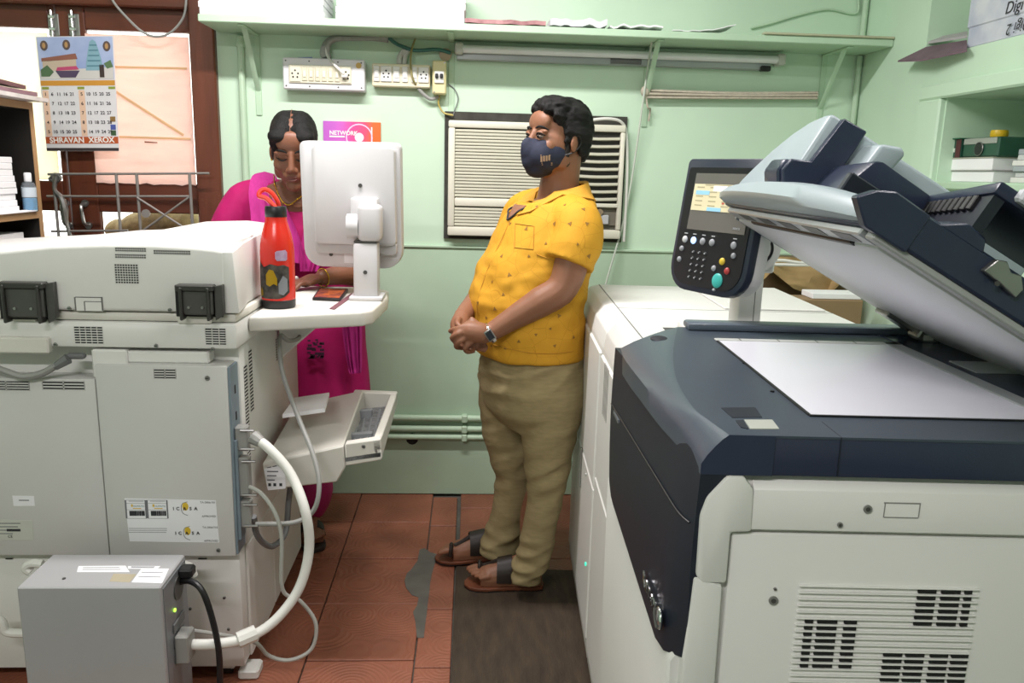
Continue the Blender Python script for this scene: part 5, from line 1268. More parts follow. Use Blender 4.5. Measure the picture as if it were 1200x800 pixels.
# side ridge and rising tray
lid('tray_ridge', B().hexa([(.010, -1.20, .040), (.036, -1.20, .116), (.046, -1.20, .121), (.130, -1.20, .118), (.150, -1.20, .040)], [(.02, -1.06, .040), (.040, -1.06, .112), (.055, -1.06, .117), (.17, -1.06, .115), (.19, -1.06, .040)], .004, 2), M_navy, ld)
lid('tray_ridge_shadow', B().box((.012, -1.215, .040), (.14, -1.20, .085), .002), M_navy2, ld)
lid('input_tray', B().hexa([(.130, -1.19, .106), (.095, -1.40, .108), (.45, -1.40, .108), (.45, -1.19, .106)], [(.130, -1.19, .120), (.095, -1.40, .124), (.45, -1.40, .124), (.45, -1.19, .120)], .004, 2), M_navy, ld)
for k in range(9):
    y = -1.215-.018*k; x = .130+(y+1.19)/(-.21)*(-.035)
    lid('tray_tooth', B().box((x-.0015, y-.005, .088), (x+.006, y+.004, .107), .001), M_black, ld)
lid('tray_wall', B().hexa([(.134, -1.195, .04), (.10, -1.395, .04), (.115, -1.395, .04), (.15, -1.195, .04)], [(.134, -1.195, .108), (.10, -1.395, .108), (.115, -1.395, .108), (.15, -1.195, .108)]), M_navy2, ld)
lid('tray_clip', B().box((.118, -1.412, .112), (.20, -1.398, .128), .003), mat('clip_white', 'c9ccd2', .35), ld)
lid('output_floor', B().box((.04, -1.395, .038), (.50, -1.06, .046), .002), mat('output_navy', '1c2230', .45), ld)
lid('end_wall', B().box((.02, V0-.002, .005), (UL, V0+.012, .050), .003), M_navy, ld)
lid('stop_block', B().prism([(.060, .046), (.092, .066), (.120, .062), (.128, .046)], 'y', -1.402, -1.36, .002), M_navy, ld)
lid('lip_corner', B().prism([(-.036, .024), (-.008, .002), (.05, .002), (.05, .05), (.0, .052), (-.02, .042)], 'y', V0-.004, V0+.014, .002), M_navy, ld)
lid('metal_bracket', B().prism([(.134, .03), (.140, .048), (.150, .052), (.162, .044), (.174, .048), (.186, .036), (.184, .024), (.16, .028)], 'y', -1.412, -1.402, .001), M_steel, ld)
q = LF.at(1168, 332, y=-1.412); lid('screw', B().cyl(q, q+Vector((0, -.002, 0)), .003, 10), M_hinge, ld)
# hinges
for v in (-.84, -1.30):
    P0 = Vector((.50, v, .0))
    h = lid('hinge_arm', B().box((.42, v-.02, -.022), (UL+.02, v+.02, .004), .003), M_steel, ld)
    obj('hinge_post', B().box((.55, v-.025, ZP), (.62, v+.025, ZP+.03), .004), M_hinge, pm, RF)
lid('hinge_plate', B().box((.36, V1-.06, -.014), (.50, V1-.006, -.002), .002), M_steel, ld)

# ---------------------------------------------------------------- touch-screen console on a white post
az, tl_ = RAD(25), RAD(8)
d_ = Vector((math.cos(az), math.sin(az), 0)); r_ = Vector((d_.y, -d_.x, 0)); u_ = d_*math.sin(tl_)+Vector((0, 0, math.cos(tl_)))
TLp = at(808, 186, y=1.72); wU, hU = .225, .272
oc = TLp + r_*wU/2 - u_*hU/2
UM = Matrix(((r_.x, d_.x, u_.x, oc.x), (r_.y, d_.y, u_.y, oc.y), (r_.z, (d_*math.cos(tl_)-Vector((0, 0, math.sin(tl_)))).z, u_.z, oc.z), (0, 0, 0, 1)))
yv = (d_*math.cos(tl_)-Vector((0, 0, math.sin(tl_))))
UM = Matrix(((r_.x, yv.x, u_.x, oc.x), (r_.y, yv.y, u_.y, oc.y), (r_.z, yv.z, u_.z, oc.z), (0, 0, 0, 1)))
UF = Fr(UM)
ui = thing('control_console', 'navy touch-screen console with keypad on a white post beside the raised lid', 'control panel', RF.M @ Vector((.25, -.66, ZF)))
def U(n, b, m, par=None, angle=35): return obj(n, b, m, par or ui, UF, angle)
hw, hh = wU/2, hU/2
U('bezel', B().prism(rrect(-hw, hw, -hh, hh, .02, 6, (.012, .012, .055, .055)), 'y', 0, .020, .006, 2), mat('console_navy', '232a3a', .3), angle=45)
U('back_shell', B().prism(rrect(-hw+.006, hw-.002, -hh+.006, hh-.006, .02, 6, (.012, .012, .05, .05)), 'y', .020, .050, .008, 2), M_white, angle=45)
U('face_plate', B().prism(rrect(-hw+.010, hw-.012, -hh+.012, hh-.018, .02, 6, (.006, .006, .045, .045)), 'y', -.002, .001), mat('console_black', '17191d', .3))
sc = U('screen', B().box((-hw+.035, -.0035, -.010), (hw-.022, -.0018, hh-.030)), mat('screen_glass', '6f6d68', .15))
M_lcd = mat('lcd_beige', 'cfc6a4', .3, emit=.35); M_lcdb = mat('lcd_blue', '8fc0da', .3, emit=.35); M_lcdw = mat('lcd_white', 'e8e8e2', .3, emit=.4); M_lcdr = mat('lcd_red', 'b8564a', .3, emit=.2); M_lcdg = mat('lcd_grey', 'a59c7e', .3, emit=.2)
sx0, sx1, sz0, sz1 = -hw+.037, hw-.024, .030, hh-.052
U('display', B().box((sx0, -.0042, sz0), (sx1, -.0034, sz1)), M_lcd, sc)
for k, (u0, u1, v0, v1, m) in enumerate(((.05, .30, .60, .75, M_lcdb), (.60, .88, .60, .75, M_lcdb), (.30, .55, .0, .14, M_lcdb), (.36, .60, .74, .95, M_lcdw), (.55, .59, .50, .56, M_lcdr), (.55, .59, .28, .34, M_lcdr), (.8, .88, .05, .12, M_hinge), (.2, .95, .955, .985, M_lcdg))):
    U('screen_tile', B().box((sx0+(sx1-sx0)*u0, -.0048, sz0+(sz1-sz0)*v0), (sx0+(sx1-sx0)*u1, -.0041, sz0+(sz1-sz0)*v1)), m, sc)
for r in range(5):
    for c in range(4): U('screen_line', B().box((sx0+(sx1-sx0)*(.06+.24*c), -.0046, sz0+(sz1-sz0)*(.18+.17*r)), (sx0+(sx1-sx0)*(.06+.24*c+.13), -.0041, sz0+(sz1-sz0)*(.18+.17*r)+.002)), M_lcdg, sc)
M_key = mat('key_grey', '9a9da2', .4); M_tick = mat('key_print', 'b9bcc0', .5)
def btn(x, z, r, m, nm='button', sx=1.): return U(nm, B().ell((x, -.003, z), (r*sx, .004, r), u=14, v=8), m)
zrow = -.028
for i, x in enumerate((-hw+.035, -hw+.062, -hw+.090, -hw+.118, hw-.045)):
    btn(x, zrow-.004, .0075, mat('key_lit_blue', '9fc0ff', .3, emit=1.6) if i == 1 else (mat('key_pale', 'cfd0d2', .4) if i == 0 else M_key))
    U('key_print', B().box((x-.005, -.0026, zrow+.008), (x+.005, -.0019, zrow+.010)), M_tick)
for c in range(3):
    for r in range(5):
        x = -hw+.068+.018*c; z = -.056-.013*r; U('keypad_key', B().ell((x, -.0025, z), (.0045, .0025, .0036), u=10, v=6), mat('key_dark', '2c2e33', .4)); U('key_print', B().box((x-.0015, -.0052, z-.001), (x+.0015, -.0046, z+.001)), M_tick)
for x, z in ((-hw+.030, -.052), (-hw+.028, -.075), (hw-.040, -.052), (hw-.088, -.082)): btn(x, z, .006, M_key)
btn(hw-.068, -.066, .0075, mat('key_yellow', 'e0c23c', .4)); btn(hw-.050, -.083, .007, mat('key_red', 'b5403f', .4)); btn(hw-.072, -.105, .015, mat('key_teal', '3fb8b0', .4), 'start_button'); btn(hw-.076, -.124, .003, M_tick)
U('console_lettering', text_b('XEROX', .006, facing((hw-.045, -.0040, .0), (1, 0, 0), (0, 0, 1)), .0002), M_tick, angle=5)
# post
bp_ = at(873, 384, y=1.655); top_ = at(880, 262, y=1.64)
pz = B().box((bp_.x-.028, 1.625, ZF+.001), (bp_.x+.022, 1.69, at(880, 318, y=1.65).z), .006, 2)
obj('post', pz, M_white, ui)
obj('post_groove', B().box((bp_.x+.004, 1.6245, ZF+.01), (bp_.x+.0055, 1.626, at(880, 322, y=1.65).z)), mat('seam_grey', '6f6f6c', .7), ui)
hk = at(880, 290, y=1.645)
obj('hinge_housing', B().tube([(hk.x+.004, 1.615, hk.z), (hk.x+.004, 1.70, hk.z)], .048, 24, 1).box((hk.x-.04, 1.62, hk.z-.05), (hk.x+.045, 1.695, hk.z), .004), M_white, ui)
arc = [Vector((hk.x+.004+.030*math.cos(a), 1.6142, hk.z+.030*math.sin(a))) for a in [RAD(-60+15*k) for k in range(9)]]
obj('hinge_slot', B().tube(arc, .003, 6, 2), M_black, ui)
obj('screw', B().cyl((hk.x+.01, 1.6205, hk.z-.036), (hk.x+.01, 1.617, hk.z-.036), .006, 10), M_hinge, ui)
obj('hinge_arm', B().box((hk.x-.045, 1.63, hk.z-.03), (hk.x+.005, 1.69, hk.z+.06), .008, 2), M_white, ui)
# floor mat under the walkway
mm = [(-.035, 1.45), (.365, 1.45), (.385, 2.60), (-.03, 2.63)]
one('floor_mat', B().prism(mm, 'z', .001, .007, .002), mat('mat_brown', '453829', .85, var=.3, scale=8, col2='30261b', bump=.5, bscale=50, stretch=(4, 1, 1)), 'worn dark brown mat on the walkway beside the printer', 'mat')
# ---------------------------------------------------------------- people
def skin_mat(name, col):
    m = mat(name, col, .48, var=.06, scale=30, bump=.06, bscale=300, spec=.4)
    p = m.node_tree.nodes['Principled BSDF']; p.inputs['Subsurface Weight'].default_value = .12
    p.inputs['Subsurface Radius'].default_value = (.012, .005, .003); p.inputs['Subsurface Scale'].default_value = .6
    return m
def head_frame(c, fwd, pitch, hs, roll=0.):
    f = Vector(fwd).normalized(); left = Vector((0, 0, 1)).cross(f)      # person's left
    R3 = Matrix(((left.x, -f.x, 0), (left.y, -f.y, 0), (0, 0, 1))).to_4x4()
    return Matrix.Translation(c) @ R3 @ Matrix.Rotation(pitch, 4, 'X') @ Matrix.Rotation(roll, 4, 'Y') @ Matrix.Scale(hs, 4)
def head_skin(b, M, jaw=1., eyes=True, female=False):
    def e(c, r, rot=None):
        t = B().ell(c, r, rot); t.xf(M); b._add(t.bm)
    e((0, .06, .13), (.30, .38, .35))
    e((0, -.10, -.10), (.262, .275, .35))
    e((0, -.13, -.30), (.20*jaw, .20, .18))
    e((0, -.28, -.41), (.105, .10, .085))
    e((0, -.30, .17), (.20, .09, .15))
    for s in (-1, 1):
        e((s*.115, -.335, .045), (.115, .045, .034))
        e((s*.165, -.255, -.13), (.085, .085, .10))
        e((s*.12, -.315, -.015), (.066, .042, .046))           # eyelid bulge
        e((s*.048, -.405, -.175), (.040, .045, .034))
        e((s*.297, .045, -.055), (.030, .070, .115), Matrix.Rotation(s*RAD(14), 3, 'Z'))
        e((s*.20, -.06, -.26), (.07, .16, .12))
    for k in range(7):
        t = k/6; e((0, -.360-.085*t, .045-.19*t), (.034+.016*t, .045, .040))
    e((0, -.445, -.158), (.050, .040, .036))
    e((0, -.385, -.255), (.092, .030, .022)); e((0, -.378, -.295), (.080, .034, .026))
    e((0, -.335, -.26), (.13, .06, .08))
def ring(c, F, Lv, f, bk, s, n=28, p=2.3, tilt=0.):
    out = []
    for k in range(n):
        a = 2*math.pi*k/n; ca, sa = math.cos(a), math.sin(a)
        q = (abs(ca)**p+abs(sa)**p)**(-1/p); out.append(c + F*(ca*q*(f if ca > 0 else bk)) + Lv*(sa*q*s) + Vector((0, 0, -tilt*((1+ca)/2)**2)))
    return out
def body_loft(b, rows, F, Lv, n=28):
    t = B(); t.loft([ring(Vector(r[0]), F, Lv, r[1], r[2], r[3], n, 2.3, r[4] if len(r) > 4 else 0.) for r in rows]); bmesh.ops.recalc_face_normals(t.bm, faces=t.bm.faces); return b._add(t.bm)

M_hair = mat('black_hair', '0a0808', .62, var=.5, scale=6, stretch=(26, 3, 26), bump=.8, bscale=14, spec=.3)
# ------------------------------------------------ man
MF_, ML_ = Vector((-.94, -.34, 0)).normalized(), Vector((.34, -.94, 0)).normalized()
man = thing('person', 'man in a yellow printed shirt and khaki trousers wearing a navy face mask', 'person', (.19, 2.52, 0))
M_skinm = skin_mat('skin_man', '865c45')
hc = Vector((.262, 2.50, 1.482)); HS = .240
HM = head_frame(hc, (-.86, -.51, 0), RAD(-5), HS)
sk = B(); head_skin(sk, HM)
sk.tube([hc+Vector((.015, .01, -.03)), Vector((.275, 2.515, 1.36)), Vector((.272, 2.52, 1.27))], [.062, .060, .072], 16, 4)
body_loft(sk, [((.272, 2.52, 1.30), .07, .08, .13), ((.25, 2.52, 1.2), .12, .11, .16), ((.22, 2.52, 1.0), .15, .11, .16), ((.21, 2.52, .8), .12, .11, .15)], MF_, ML_)
El, Wl = at(660, 335, y=2.31), at(573, 391, y=2.315)
Shl = Vector((.306, 2.365, 1.245))
sk.tube([Shl, Shl.lerp(El, .5)+Vector((.012, -.01, .01)), El, El.lerp(Wl, .3)+Vector((0, 0, -.004)), El.lerp(Wl, .7), Wl], [.056, .054, .047, .046, .034, .027], 16, 4)
Er, Wr = Vector((.10, 2.76, 1.03)), at(541, 372, y=2.42)
Shr = Vector((.19, 2.70, 1.245))
sk.tube([Shr, Shr.lerp(Er, .5), Er, Er.lerp(Wr, .5), Wr], [.056, .052, .045, .038, .027], 14, 4)
# hands: left over right, fingers interlaced round the front
def fing(pts, ys, r=.0088): sk.tube([at(px, py, y=y) for (px, py), y in zip(pts, ys)], [r, r, r*.95, r*.8] if len(pts) > 3 else [r, r*.95, r*.8], 10, 4)
sk.tube([Wl, at(562, 390, y=2.305), at(550, 388, y=2.305), at(543, 389, y=2.31)], [.027, .031, .031, .022], 14, 4, flat=((0, 0, 1), 1.05))
fing([(549, 380), (540, 384), (533, 386), (527, 388)], (2.30, 2.295, 2.305, 2.33), .0098)
fing([(547, 387), (537, 391), (530, 396), (536, 402)], (2.295, 2.285, 2.30, 2.33), .0095)
fing([(548, 394), (538, 400), (535, 406), (543, 408)], (2.292, 2.285, 2.305, 2.33), .0092)
fing([(553, 400), (545, 407), (548, 412), (556, 411)], (2.292, 2.29, 2.31, 2.33), .0085)
fing([(563, 384), (556, 377), (551, 372)], (2.31, 2.31, 2.315), .0098)
sk.tube([Wr, at(539, 380, y=2.39), at(540, 390, y=2.365), at(545, 396, y=2.355)], [.026, .030, .030, .024], 14, 4)
sk.tube([at(538, 392, y=2.35), at(546, 400, y=2.345), at(558, 405, y=2.345)], [.020, .021, .018], 12, 4)
fing([(538, 373), (536, 379), (541, 384)], (2.37, 2.34, 2.325), .0098)
for dy, px in ((0, 566), (6, 570), (11, 572), (15, 570)): fing([(546, 392+dy*.6), (556, 396+dy*.7), (px, 396+dy)], (2.35, 2.345, 2.34), .0088)
# feet
def foot(b, heel, toe, side, L_=None):
    """side = +1 when the big toe is on the left of the walking direction"""
    d = toe-heel; d.z = 0; Lg = d.length; x = d.normalized(); y = Vector((-x.y, x.x, 0))
    def P(u, v, w): return heel + x*(u*Lg) + y*v + Vector((0, 0, w))
    t = B(); rows = []
    for u, w, h, o in ((-.02, .016, .03, 0), (.03, .030, .055, 0), (.15, .034, .085, 0), (.30, .034, .090, 0), (.45, .036, .070, .002), (.60, .041, .052, .003), (.74, .044, .040, .003), (.82, .040, .030, .003)):
        rows.append([P(u, o*side+w*math.cos(a), max(.022, .022+h*math.sin(a)*(.95 if math.sin(a) > 0 else .0))+ (0 if math.sin(a) > 0 else -.0)) for a in [2*math.pi*k/16 for k in range(16)]])
    # close underside
    rows = [[Vector((p.x, p.y, .020)) if k > 8 else p for k, p in enumerate(r)] for r in rows]
    t.loft(rows); bmesh.ops.recalc_face_normals(t.bm, faces=t.bm.faces); b._add(t.bm)
    for k, (v, l, r) in enumerate(((.030, .99, .0125), (.011, .97, .0095), (-.006, .93, .009), (-.022, .88, .0085), (-.036, .82, .008))):
        b.tube([P(.70, v*side*.9, .036), P(l-.10, v*side, .038), P(l, v*side, .031)], [r*1.05, r, r*.85], 10, 3)
        b.ell(P(l, v*side, .031), (r*.85, r*.85, r*.8))
    b.tube([P(.14, 0, .09), P(.12, 0, .17)], [.040, .042], 14, 1)
    return P, Lg
LEGS = 1
hN, tN = at(633, 683, z=.02), at(548, 681, z=.02)
hF, tF = at(602, 648, z=.02), at(514, 652, z=.02)
PN, _ = foot(sk, hN, tN, -1); PF, _ = foot(sk, hF, tF, 1)
sk.tube([PN(.12, 0, .15), PN(.12, 0, .26), at(643, 545, y=2.41), at(647, 440, y=2.46), Vector((.22, 2.50, .86))], [.042, .045, .05, .06, .07], 12, 4)
sk.tube([PF(.12, 0, .15), PF(.12, 0, .24), at(602, 545, y=2.62), at(600, 440, y=2.60), Vector((.21, 2.54, .86))], [.042, .045, .05, .06, .07], 12, 4)
obj('body', remesh(sk, .0042, 3, .5), M_skinm, man, angle=180)
# sandals
M_leather = mat('sandal_leather', '20150f', .5, var=.15, scale=20); M_sole = mat('sandal_sole', '6b3a22', .6, var=.15, scale=20)
def sandal(P, side):
    sd = bpy.data.objects.new('sandal', None)
    out = [(-.05, .0), (-.03, .028), (.1, .037), (.3, .036), (.5, .040), (.7, .050), (.85, .050), (.97, .040), (1.04, .018), (1.05, -.005), (1.0, -.032), (.88, -.049), (.7, -.050), (.5, -.040), (.3, -.036), (.1, -.037), (-.03, -.028)]
    ring_ = [P(u, v, 0) for u, v in out]
    s = obj('sandal', B().hexa([Vector((p.x, p.y, .0075)) for p in ring_], [Vector((p.x, p.y, .021)) for p in ring_], .002), M_sole, man)
    obj('outsole', B().hexa([Vector((p.x, p.y, .0072)) for p in ring_], [Vector((p.x, p.y, .013)) for p in ring_]), M_black, s)
    for u0, h, w in ((.50, .108, .052),):
        obj('strap', B().tube([P(u0-.06, .042, .022), P(u0-.01, .044, .05), P(u0, .026, .082), P(u0, 0, .096), P(u0+.02, -.026, .080), P(u0+.02, -.046, .05), P(u0-.02, -.042, .022)], .019, 8, 5, flat=((0, 0, 1), .16)) if False else strap(P, u0, .047, .100, .20), M_leather, s)
    obj('strap', strap(P, .20, .052, .120, .14), M_leather, s)
    obj('toe_loop', B().tube([P(.86, .046*side, .022), P(.85, .044*side, .048), P(.84, .028*side, .058), P(.84, .012*side, .050), P(.84, .012*side, .022)], .007, 8, 4), M_leather, s)
    obj('centre_strap', B().tube([P(.80, .020*side, .050), P(.70, .014*side, .060), P(.58, .006*side, .078)], .008, 8, 4), M_leather, s)
    return s
def strap(P, u, w=.046, hgt=.098, half=.10):
    rows = []
    for k in range(13):
        a = math.pi*k/12; v = w*math.cos(a); z = .020+(hgt-.020)*math.sin(a)**.8
        rows.append([P(u+half*(j/3-.5)-.04*math.sin(a)*0, v, z-.10*half*(j/3)*.6*math.sin(a)) for j in range(4)])
    b = B(); bm = b.bm; V = [[bm.verts.new(p) for p in r] for r in rows]
    for i in range(12):
        for j in range(3): bm.faces.new((V[i][j], V[i][j+1], V[i+1][j+1], V[i+1][j]))
    bmesh.ops.recalc_face_normals(bm, faces=bm.faces); bmesh.ops.solidify(bm, geom=list(bm.faces), thickness=.004)
    return b
sN = sandal(PN, -1); sandal(PF, 1)
obj('buckle', B().tube([PN(.46+.03*math.cos(a), -.044-.004*math.sin(a) if False else -.047, .052+.014*math.sin(a)) for a in [k*math.pi/6 for k in range(13)]], .0018, 6, 1), M_chrome, sN)
# trousers
tr_ = B()
body_loft(tr_, [((.215, 2.52, .86), .150, .145, .19), ((.212, 2.52, .80), .158, .150, .195), ((.208, 2.52, .72), .160, .160, .20), ((.212, 2.52, .64), .150, .150, .195), ((.22, 2.52, .58), .11, .12, .16)], MF_, ML_)
def leg(pts, y, rs):
    P = [at(px, py, y=yy) for (px, py), yy in zip(pts, y)]; tr_.tube(P, rs, 20, 5)
leg([(647, 432), (646, 470), (643, 510), (641, 545), (640, 575), (633, 612), (625, 648), (616, 678)], [2.44, 2.43, 2.42, 2.41, 2.41, 2.41, 2.42, 2.43], [.110, .108, .088, .069, .057, .054, .056, .053])
leg([(600, 432), (598, 470), (599, 510), (603, 545), (602, 575), (594, 608), (587, 634), (583, 650)], [2.62, 2.62, 2.62, 2.62, 2.62, 2.62, 2.63, 2.63], [.112, .108, .090, .076, .068, .064, .064, .062])
def folds(c):
    t = c.x*.8+c.z*1.0
    low = max(0, 1-abs(c.z-.10)/.16)
    knee = max(0, 1-abs(c.z-.46)/.16); hip = max(0, 1-abs(c.z-.74)/.10)
    rid = lambda q: .5-abs(noise.noise(q))*1.6
    return .0035*noise.noise(c*11)+.0115*rid(Vector((c.x*5+c.z*5, c.y*5, c.z*15-c.x*7)))*(.35+.9*knee+.8*hip+1.1*low)+.0028*noise.noise(Vector((c.x*8, c.y*8, c.z*34)))*(.4+1.6*low+1.2*knee+.8*hip) + .004*low*math.sin(c.z*120+c.x*30)*.7 + .003*knee*math.sin(c.z*85-c.x*60)
M_khaki = mat('khaki_cloth', '988a66', .85, var=.10, scale=30, bump=.25, bscale=500, stretch=(1, 1, 4), spec=.2)
obj('trousers', remesh(tr_, .0065, 5, .5, folds), M_khaki, man, angle=180)
# shirt
sh_ = B(); yc_ = 2.52
body_loft(sh_, [((.207, yc_, .815), .176, .145, .205), ((.207, yc_, .83), .182, .147, .208), ((.207, yc_, .90), .202, .142, .212), ((.208, yc_, .985), .210, .136, .212), ((.224, yc_, 1.08), .196, .130, .208), ((.240, yc_, 1.17), .166, .124, .200), ((.254, yc_, 1.245), .140, .116, .188), ((.266, yc_, 1.29), .116, .106, .160), ((.274, yc_, 1.322), .092, .088, .105, .030), ((.276, yc_, 1.340), .078, .076, .082, .055)], MF_, ML_)
SlE = Shl.lerp(El, .72)+Vector((.006, -.006, .012))
sh_.tube([Vector((.272, 2.47, 1.262)), Shl+Vector((.004, 0, -.006)), Shl.lerp(SlE, .5)+Vector((.014, -.008, .004)), SlE], [.070, .076, .077, .076], 20, 5)
SrE = Shr.lerp(Er, .75)
sh_.tube([Vector((.25, 2.57, 1.262)), Shr, Shr.lerp(SrE, .5), SrE], [.072, .078, .078, .074], 18, 5)
def shirt_folds(c):
    u = c.x*.94+c.y*.3
    side = max(0, 1-abs(c.z-1.02)/.25)
    return .003*noise.noise(c*9)+.0060*noise.noise(Vector((c.x*10+c.z*14, c.y*9, c.z*16-c.x*14)))*(.35+side)+.003*noise.noise(Vector((c.x*22+c.z*34, c.y*18, c.z*36-c.x*24)))*side
def shirt_mat():
    m = mat('yellow_shirt', 'cb962c', .75, var=.05, scale=14, bump=.12, bscale=400, spec=.25)
    nt = m.node_tree; N = nt.nodes; Lk = nt.links; p = N['Principled BSDF']; src = [l for l in nt.links if l.to_socket == p.inputs['Base Color']][0].from_socket
    tc = [n for n in N if n.type == 'TEX_COORD'][0]
    vo = N.new('ShaderNodeTexVoronoi'); vo.feature = 'DISTANCE_TO_EDGE'; vo.inputs['Scale'].default_value = 17; vo.inputs['Randomness'].default_value = 1
    Lk.new(tc.outputs['Object'], vo.inputs['Vector'])
    lt = N.new('ShaderNodeMath'); lt.operation = 'LESS_THAN'; lt.inputs[1].default_value = .010; Lk.new(vo.outputs['Distance'], lt.inputs[0])
    mx = N.new('ShaderNodeMixRGB'); mx.inputs[2].default_value = lin('a8741c'); Lk.new(src, mx.inputs[1])
    m3 = N.new('ShaderNodeMath'); m3.operation = 'MULTIPLY'; m3.inputs[1].default_value = .5; Lk.new(lt.outputs[0], m3.inputs[0]); Lk.new(m3.outputs[0], mx.inputs[0])
    Lk.new(mx.outputs[0], p.inputs['Base Color']); return m
shirt = obj('shirt', remesh(sh_, .0065, 6, .5, shirt_folds), shirt_mat(), man, angle=180)
# small printed triangles on the cloth
from mathutils.bvhtree import BVHTree
me = shirt.data; Wm = WM[man.name]
bvh = BVHTree.FromPolygons([Wm @ v.co for v in me.vertices], [p.vertices for p in me.polygons])
tri = B(); random.seed(3)
spots = [(598, 262), (588, 300), (577, 330), (597, 322), (612, 350), (590, 345), (570, 372), (640, 285), (650, 262), (668, 262), (677, 286), (688, 262), (662, 240), (629, 242), (604, 240), (617, 268), (655, 370), (668, 352), (645, 385), (628, 392), (608, 400), (592, 408), (650, 405), (672, 395), (560, 355), (580, 362), (566, 395), (620, 300), (690, 300), (676, 318), (640, 232), (684, 245), (576, 405), (604, 378)]
for i, (px, py) in enumerate(spots):
    d = (RT*((px-600)/FPX)+DN*((py-400)/FPX)+FW).normalized(); h = bvh.ray_cast(EYE, d)
    if h[0] is None: continue
    n = h[1]; a = random.uniform(0, 6.28); t = n.orthogonal().normalized(); s = n.cross(t); P = []
    r = random.uniform(.005, .0085)
    for k in range(3):
        q = h[0]+(t*math.cos(a+2.09*k)+s*math.sin(a+2.09*k))*r
        g = bvh.find_nearest(q); P.append((g[0] if g[0] else q)+n*.0006)
    obj('printed_triangle', B().hexa(P, [p+n*.0008 for p in P]), mat('shirt_print_brown', '8a6428', .8), shirt)
def on_shirt(px, py, off=.003):
    d = (RT*((px-600)/FPX)+DN*((py-400)/FPX)+FW).normalized(); h = bvh.ray_cast(EYE, d); return (h[0]+h[1]*off) if h[0] else at(px, py, y=2.4)
# collar, placket, pocket and hems
M_shirt2 = mat('yellow_shirt_trim', 'c8922a', .75, var=.06, scale=20, bump=.15, bscale=400)
cr = [Vector((.276, yc_, 1.336-.052*((1+math.cos(a))/2)**2))+MF_*(.084*math.cos(a))+ML_*(.086*math.sin(a)) for a in [RAD(14+20.75*k) for k in range(17)]]
rows = []
for i, p in enumerate(cr):
    out = (p-Vector((.278, yc_, p.z))).normalized(); t = abs(i/16-.5)*2
    rows.append([p+Vector((0, 0, .016-.010*t))+out*-.006, p+Vector((0, 0, .024-.016*t))+out*.004, p+out*.015+Vector((0, 0, -.008-.008*t)), p+out*(.026+.012*t)+Vector((0, 0, -.030-.026*t))])
cb_ = B(); bm = cb_.bm; V = [[bm.verts.new(p) for p in r] for r in rows]
for i in range(len(V)-1):
    for j in range(3): bm.faces.new((V[i][j], V[i][j+1], V[i+1][j+1], V[i+1][j]))
for v in bm.verts:
    g = bvh.find_nearest(v.co)
    if g[0] is not None and (v.co-g[0]).dot(g[1]) < .005 and v.co.z < 1.33: v.co = g[0]+g[1]*.006
bmesh.ops.recalc_face_normals(bm, faces=bm.faces); bmesh.ops.solidify(bm, geom=list(bm.faces), thickness=.003)
def chest(a, z, off):
    d = (MF_*math.cos(a)+ML_*math.sin(a)); h = bvh.ray_cast(Vector((.262, yc_, z)), d); return (h[0]+d*off) if h[0] else Vector((.262, yc_, z))+d*.12
vr = [[chest(RAD((-1+2*j/6)*(24*(1-i/6)+1)), 1.292-.052*i/6, .0025) for j in range(7)] for i in range(7)]
obj('neck_opening', shell(vr, -.003, None, MF_), M_skinm, shirt, angle=60)
obj('placket_seam', B().tube([chest(RAD(4), z, .0015) for z in (1.238, 1.20, 1.15, 1.10, 1.04, .98, .92, .86)], .0013, 5, 2), mat('seam_ochre', 'b88524', .8), shirt)
obj('collar', cb_, M_shirt2, shirt, angle=60)
nk = [Vector((.278, yc_, 1.345))+MF_*f+ML_*l+Vector((0, 0, z)) for f, l, z in ((.078, -.05, .012), (.092, .0, -.055), (.078, .05, .012), (.06, .0, .02))]
lin_ = [chest(RAD(a), z, .005) for a, z in ((26, 1.292), (18, 1.272), (9, 1.254), (1, 1.238))]
lin_old = [cr[k]+(cr[k]-Vector((.276, yc_, cr[k].z))).normalized()*-.004+Vector((0, 0, .003)) for k in (4, 3, 2, 1, 0)]
lin2 = [chest(RAD(a), z, .005) for a, z in ((-26, 1.292), (-18, 1.272), (-9, 1.254), (-1, 1.238))]
lin2_old = [cr[k]+(cr[k]-Vector((.276, yc_, cr[k].z))).normalized()*-.004+Vector((0, 0, .003)) for k in (12, 13, 14, 15, 16)]
low = Vector((.276, yc_, 1.262))+MF_*.112
M_lining = mat('collar_lining', '2b2b30', .8)
obj('collar_lining', B().tube(lin_, .003, 6, 4), M_lining, shirt); obj('collar_lining', B().tube(lin2, .003, 6, 4), M_lining, shirt)
pk = [(604, 262), (626, 265), (625, 292), (603, 290)]
for a, b in zip(pk, pk[1:]+pk[:1]):
    pts = [on_shirt(a[0]+(b[0]-a[0])*t, a[1]+(b[1]-a[1])*t, .0012) for t in (0, .33, .66, 1)]
    obj('pocket_seam', B().tube(pts, .0013, 5, 1), mat('seam_ochre', 'b88524', .8), shirt)
cuff = [on_shirt(px, py, .0012) for px, py in ((629, 298), (640, 302), (650, 305), (660, 308), (668, 309))]
obj('cuff_seam', B().tube(cuff, .0013, 5, 2), mat('seam_ochre', 'b88524', .8), shirt)
hemp = [on_shirt(px, py, .0012) for px, py in ((560, 396), (580, 404), (600, 409), (620, 413), (642, 414), (660, 413), (672, 411))]
obj('hem_seam', B().tube(hemp, .0013, 5, 2), mat('seam_ochre', 'b88524', .8), shirt)
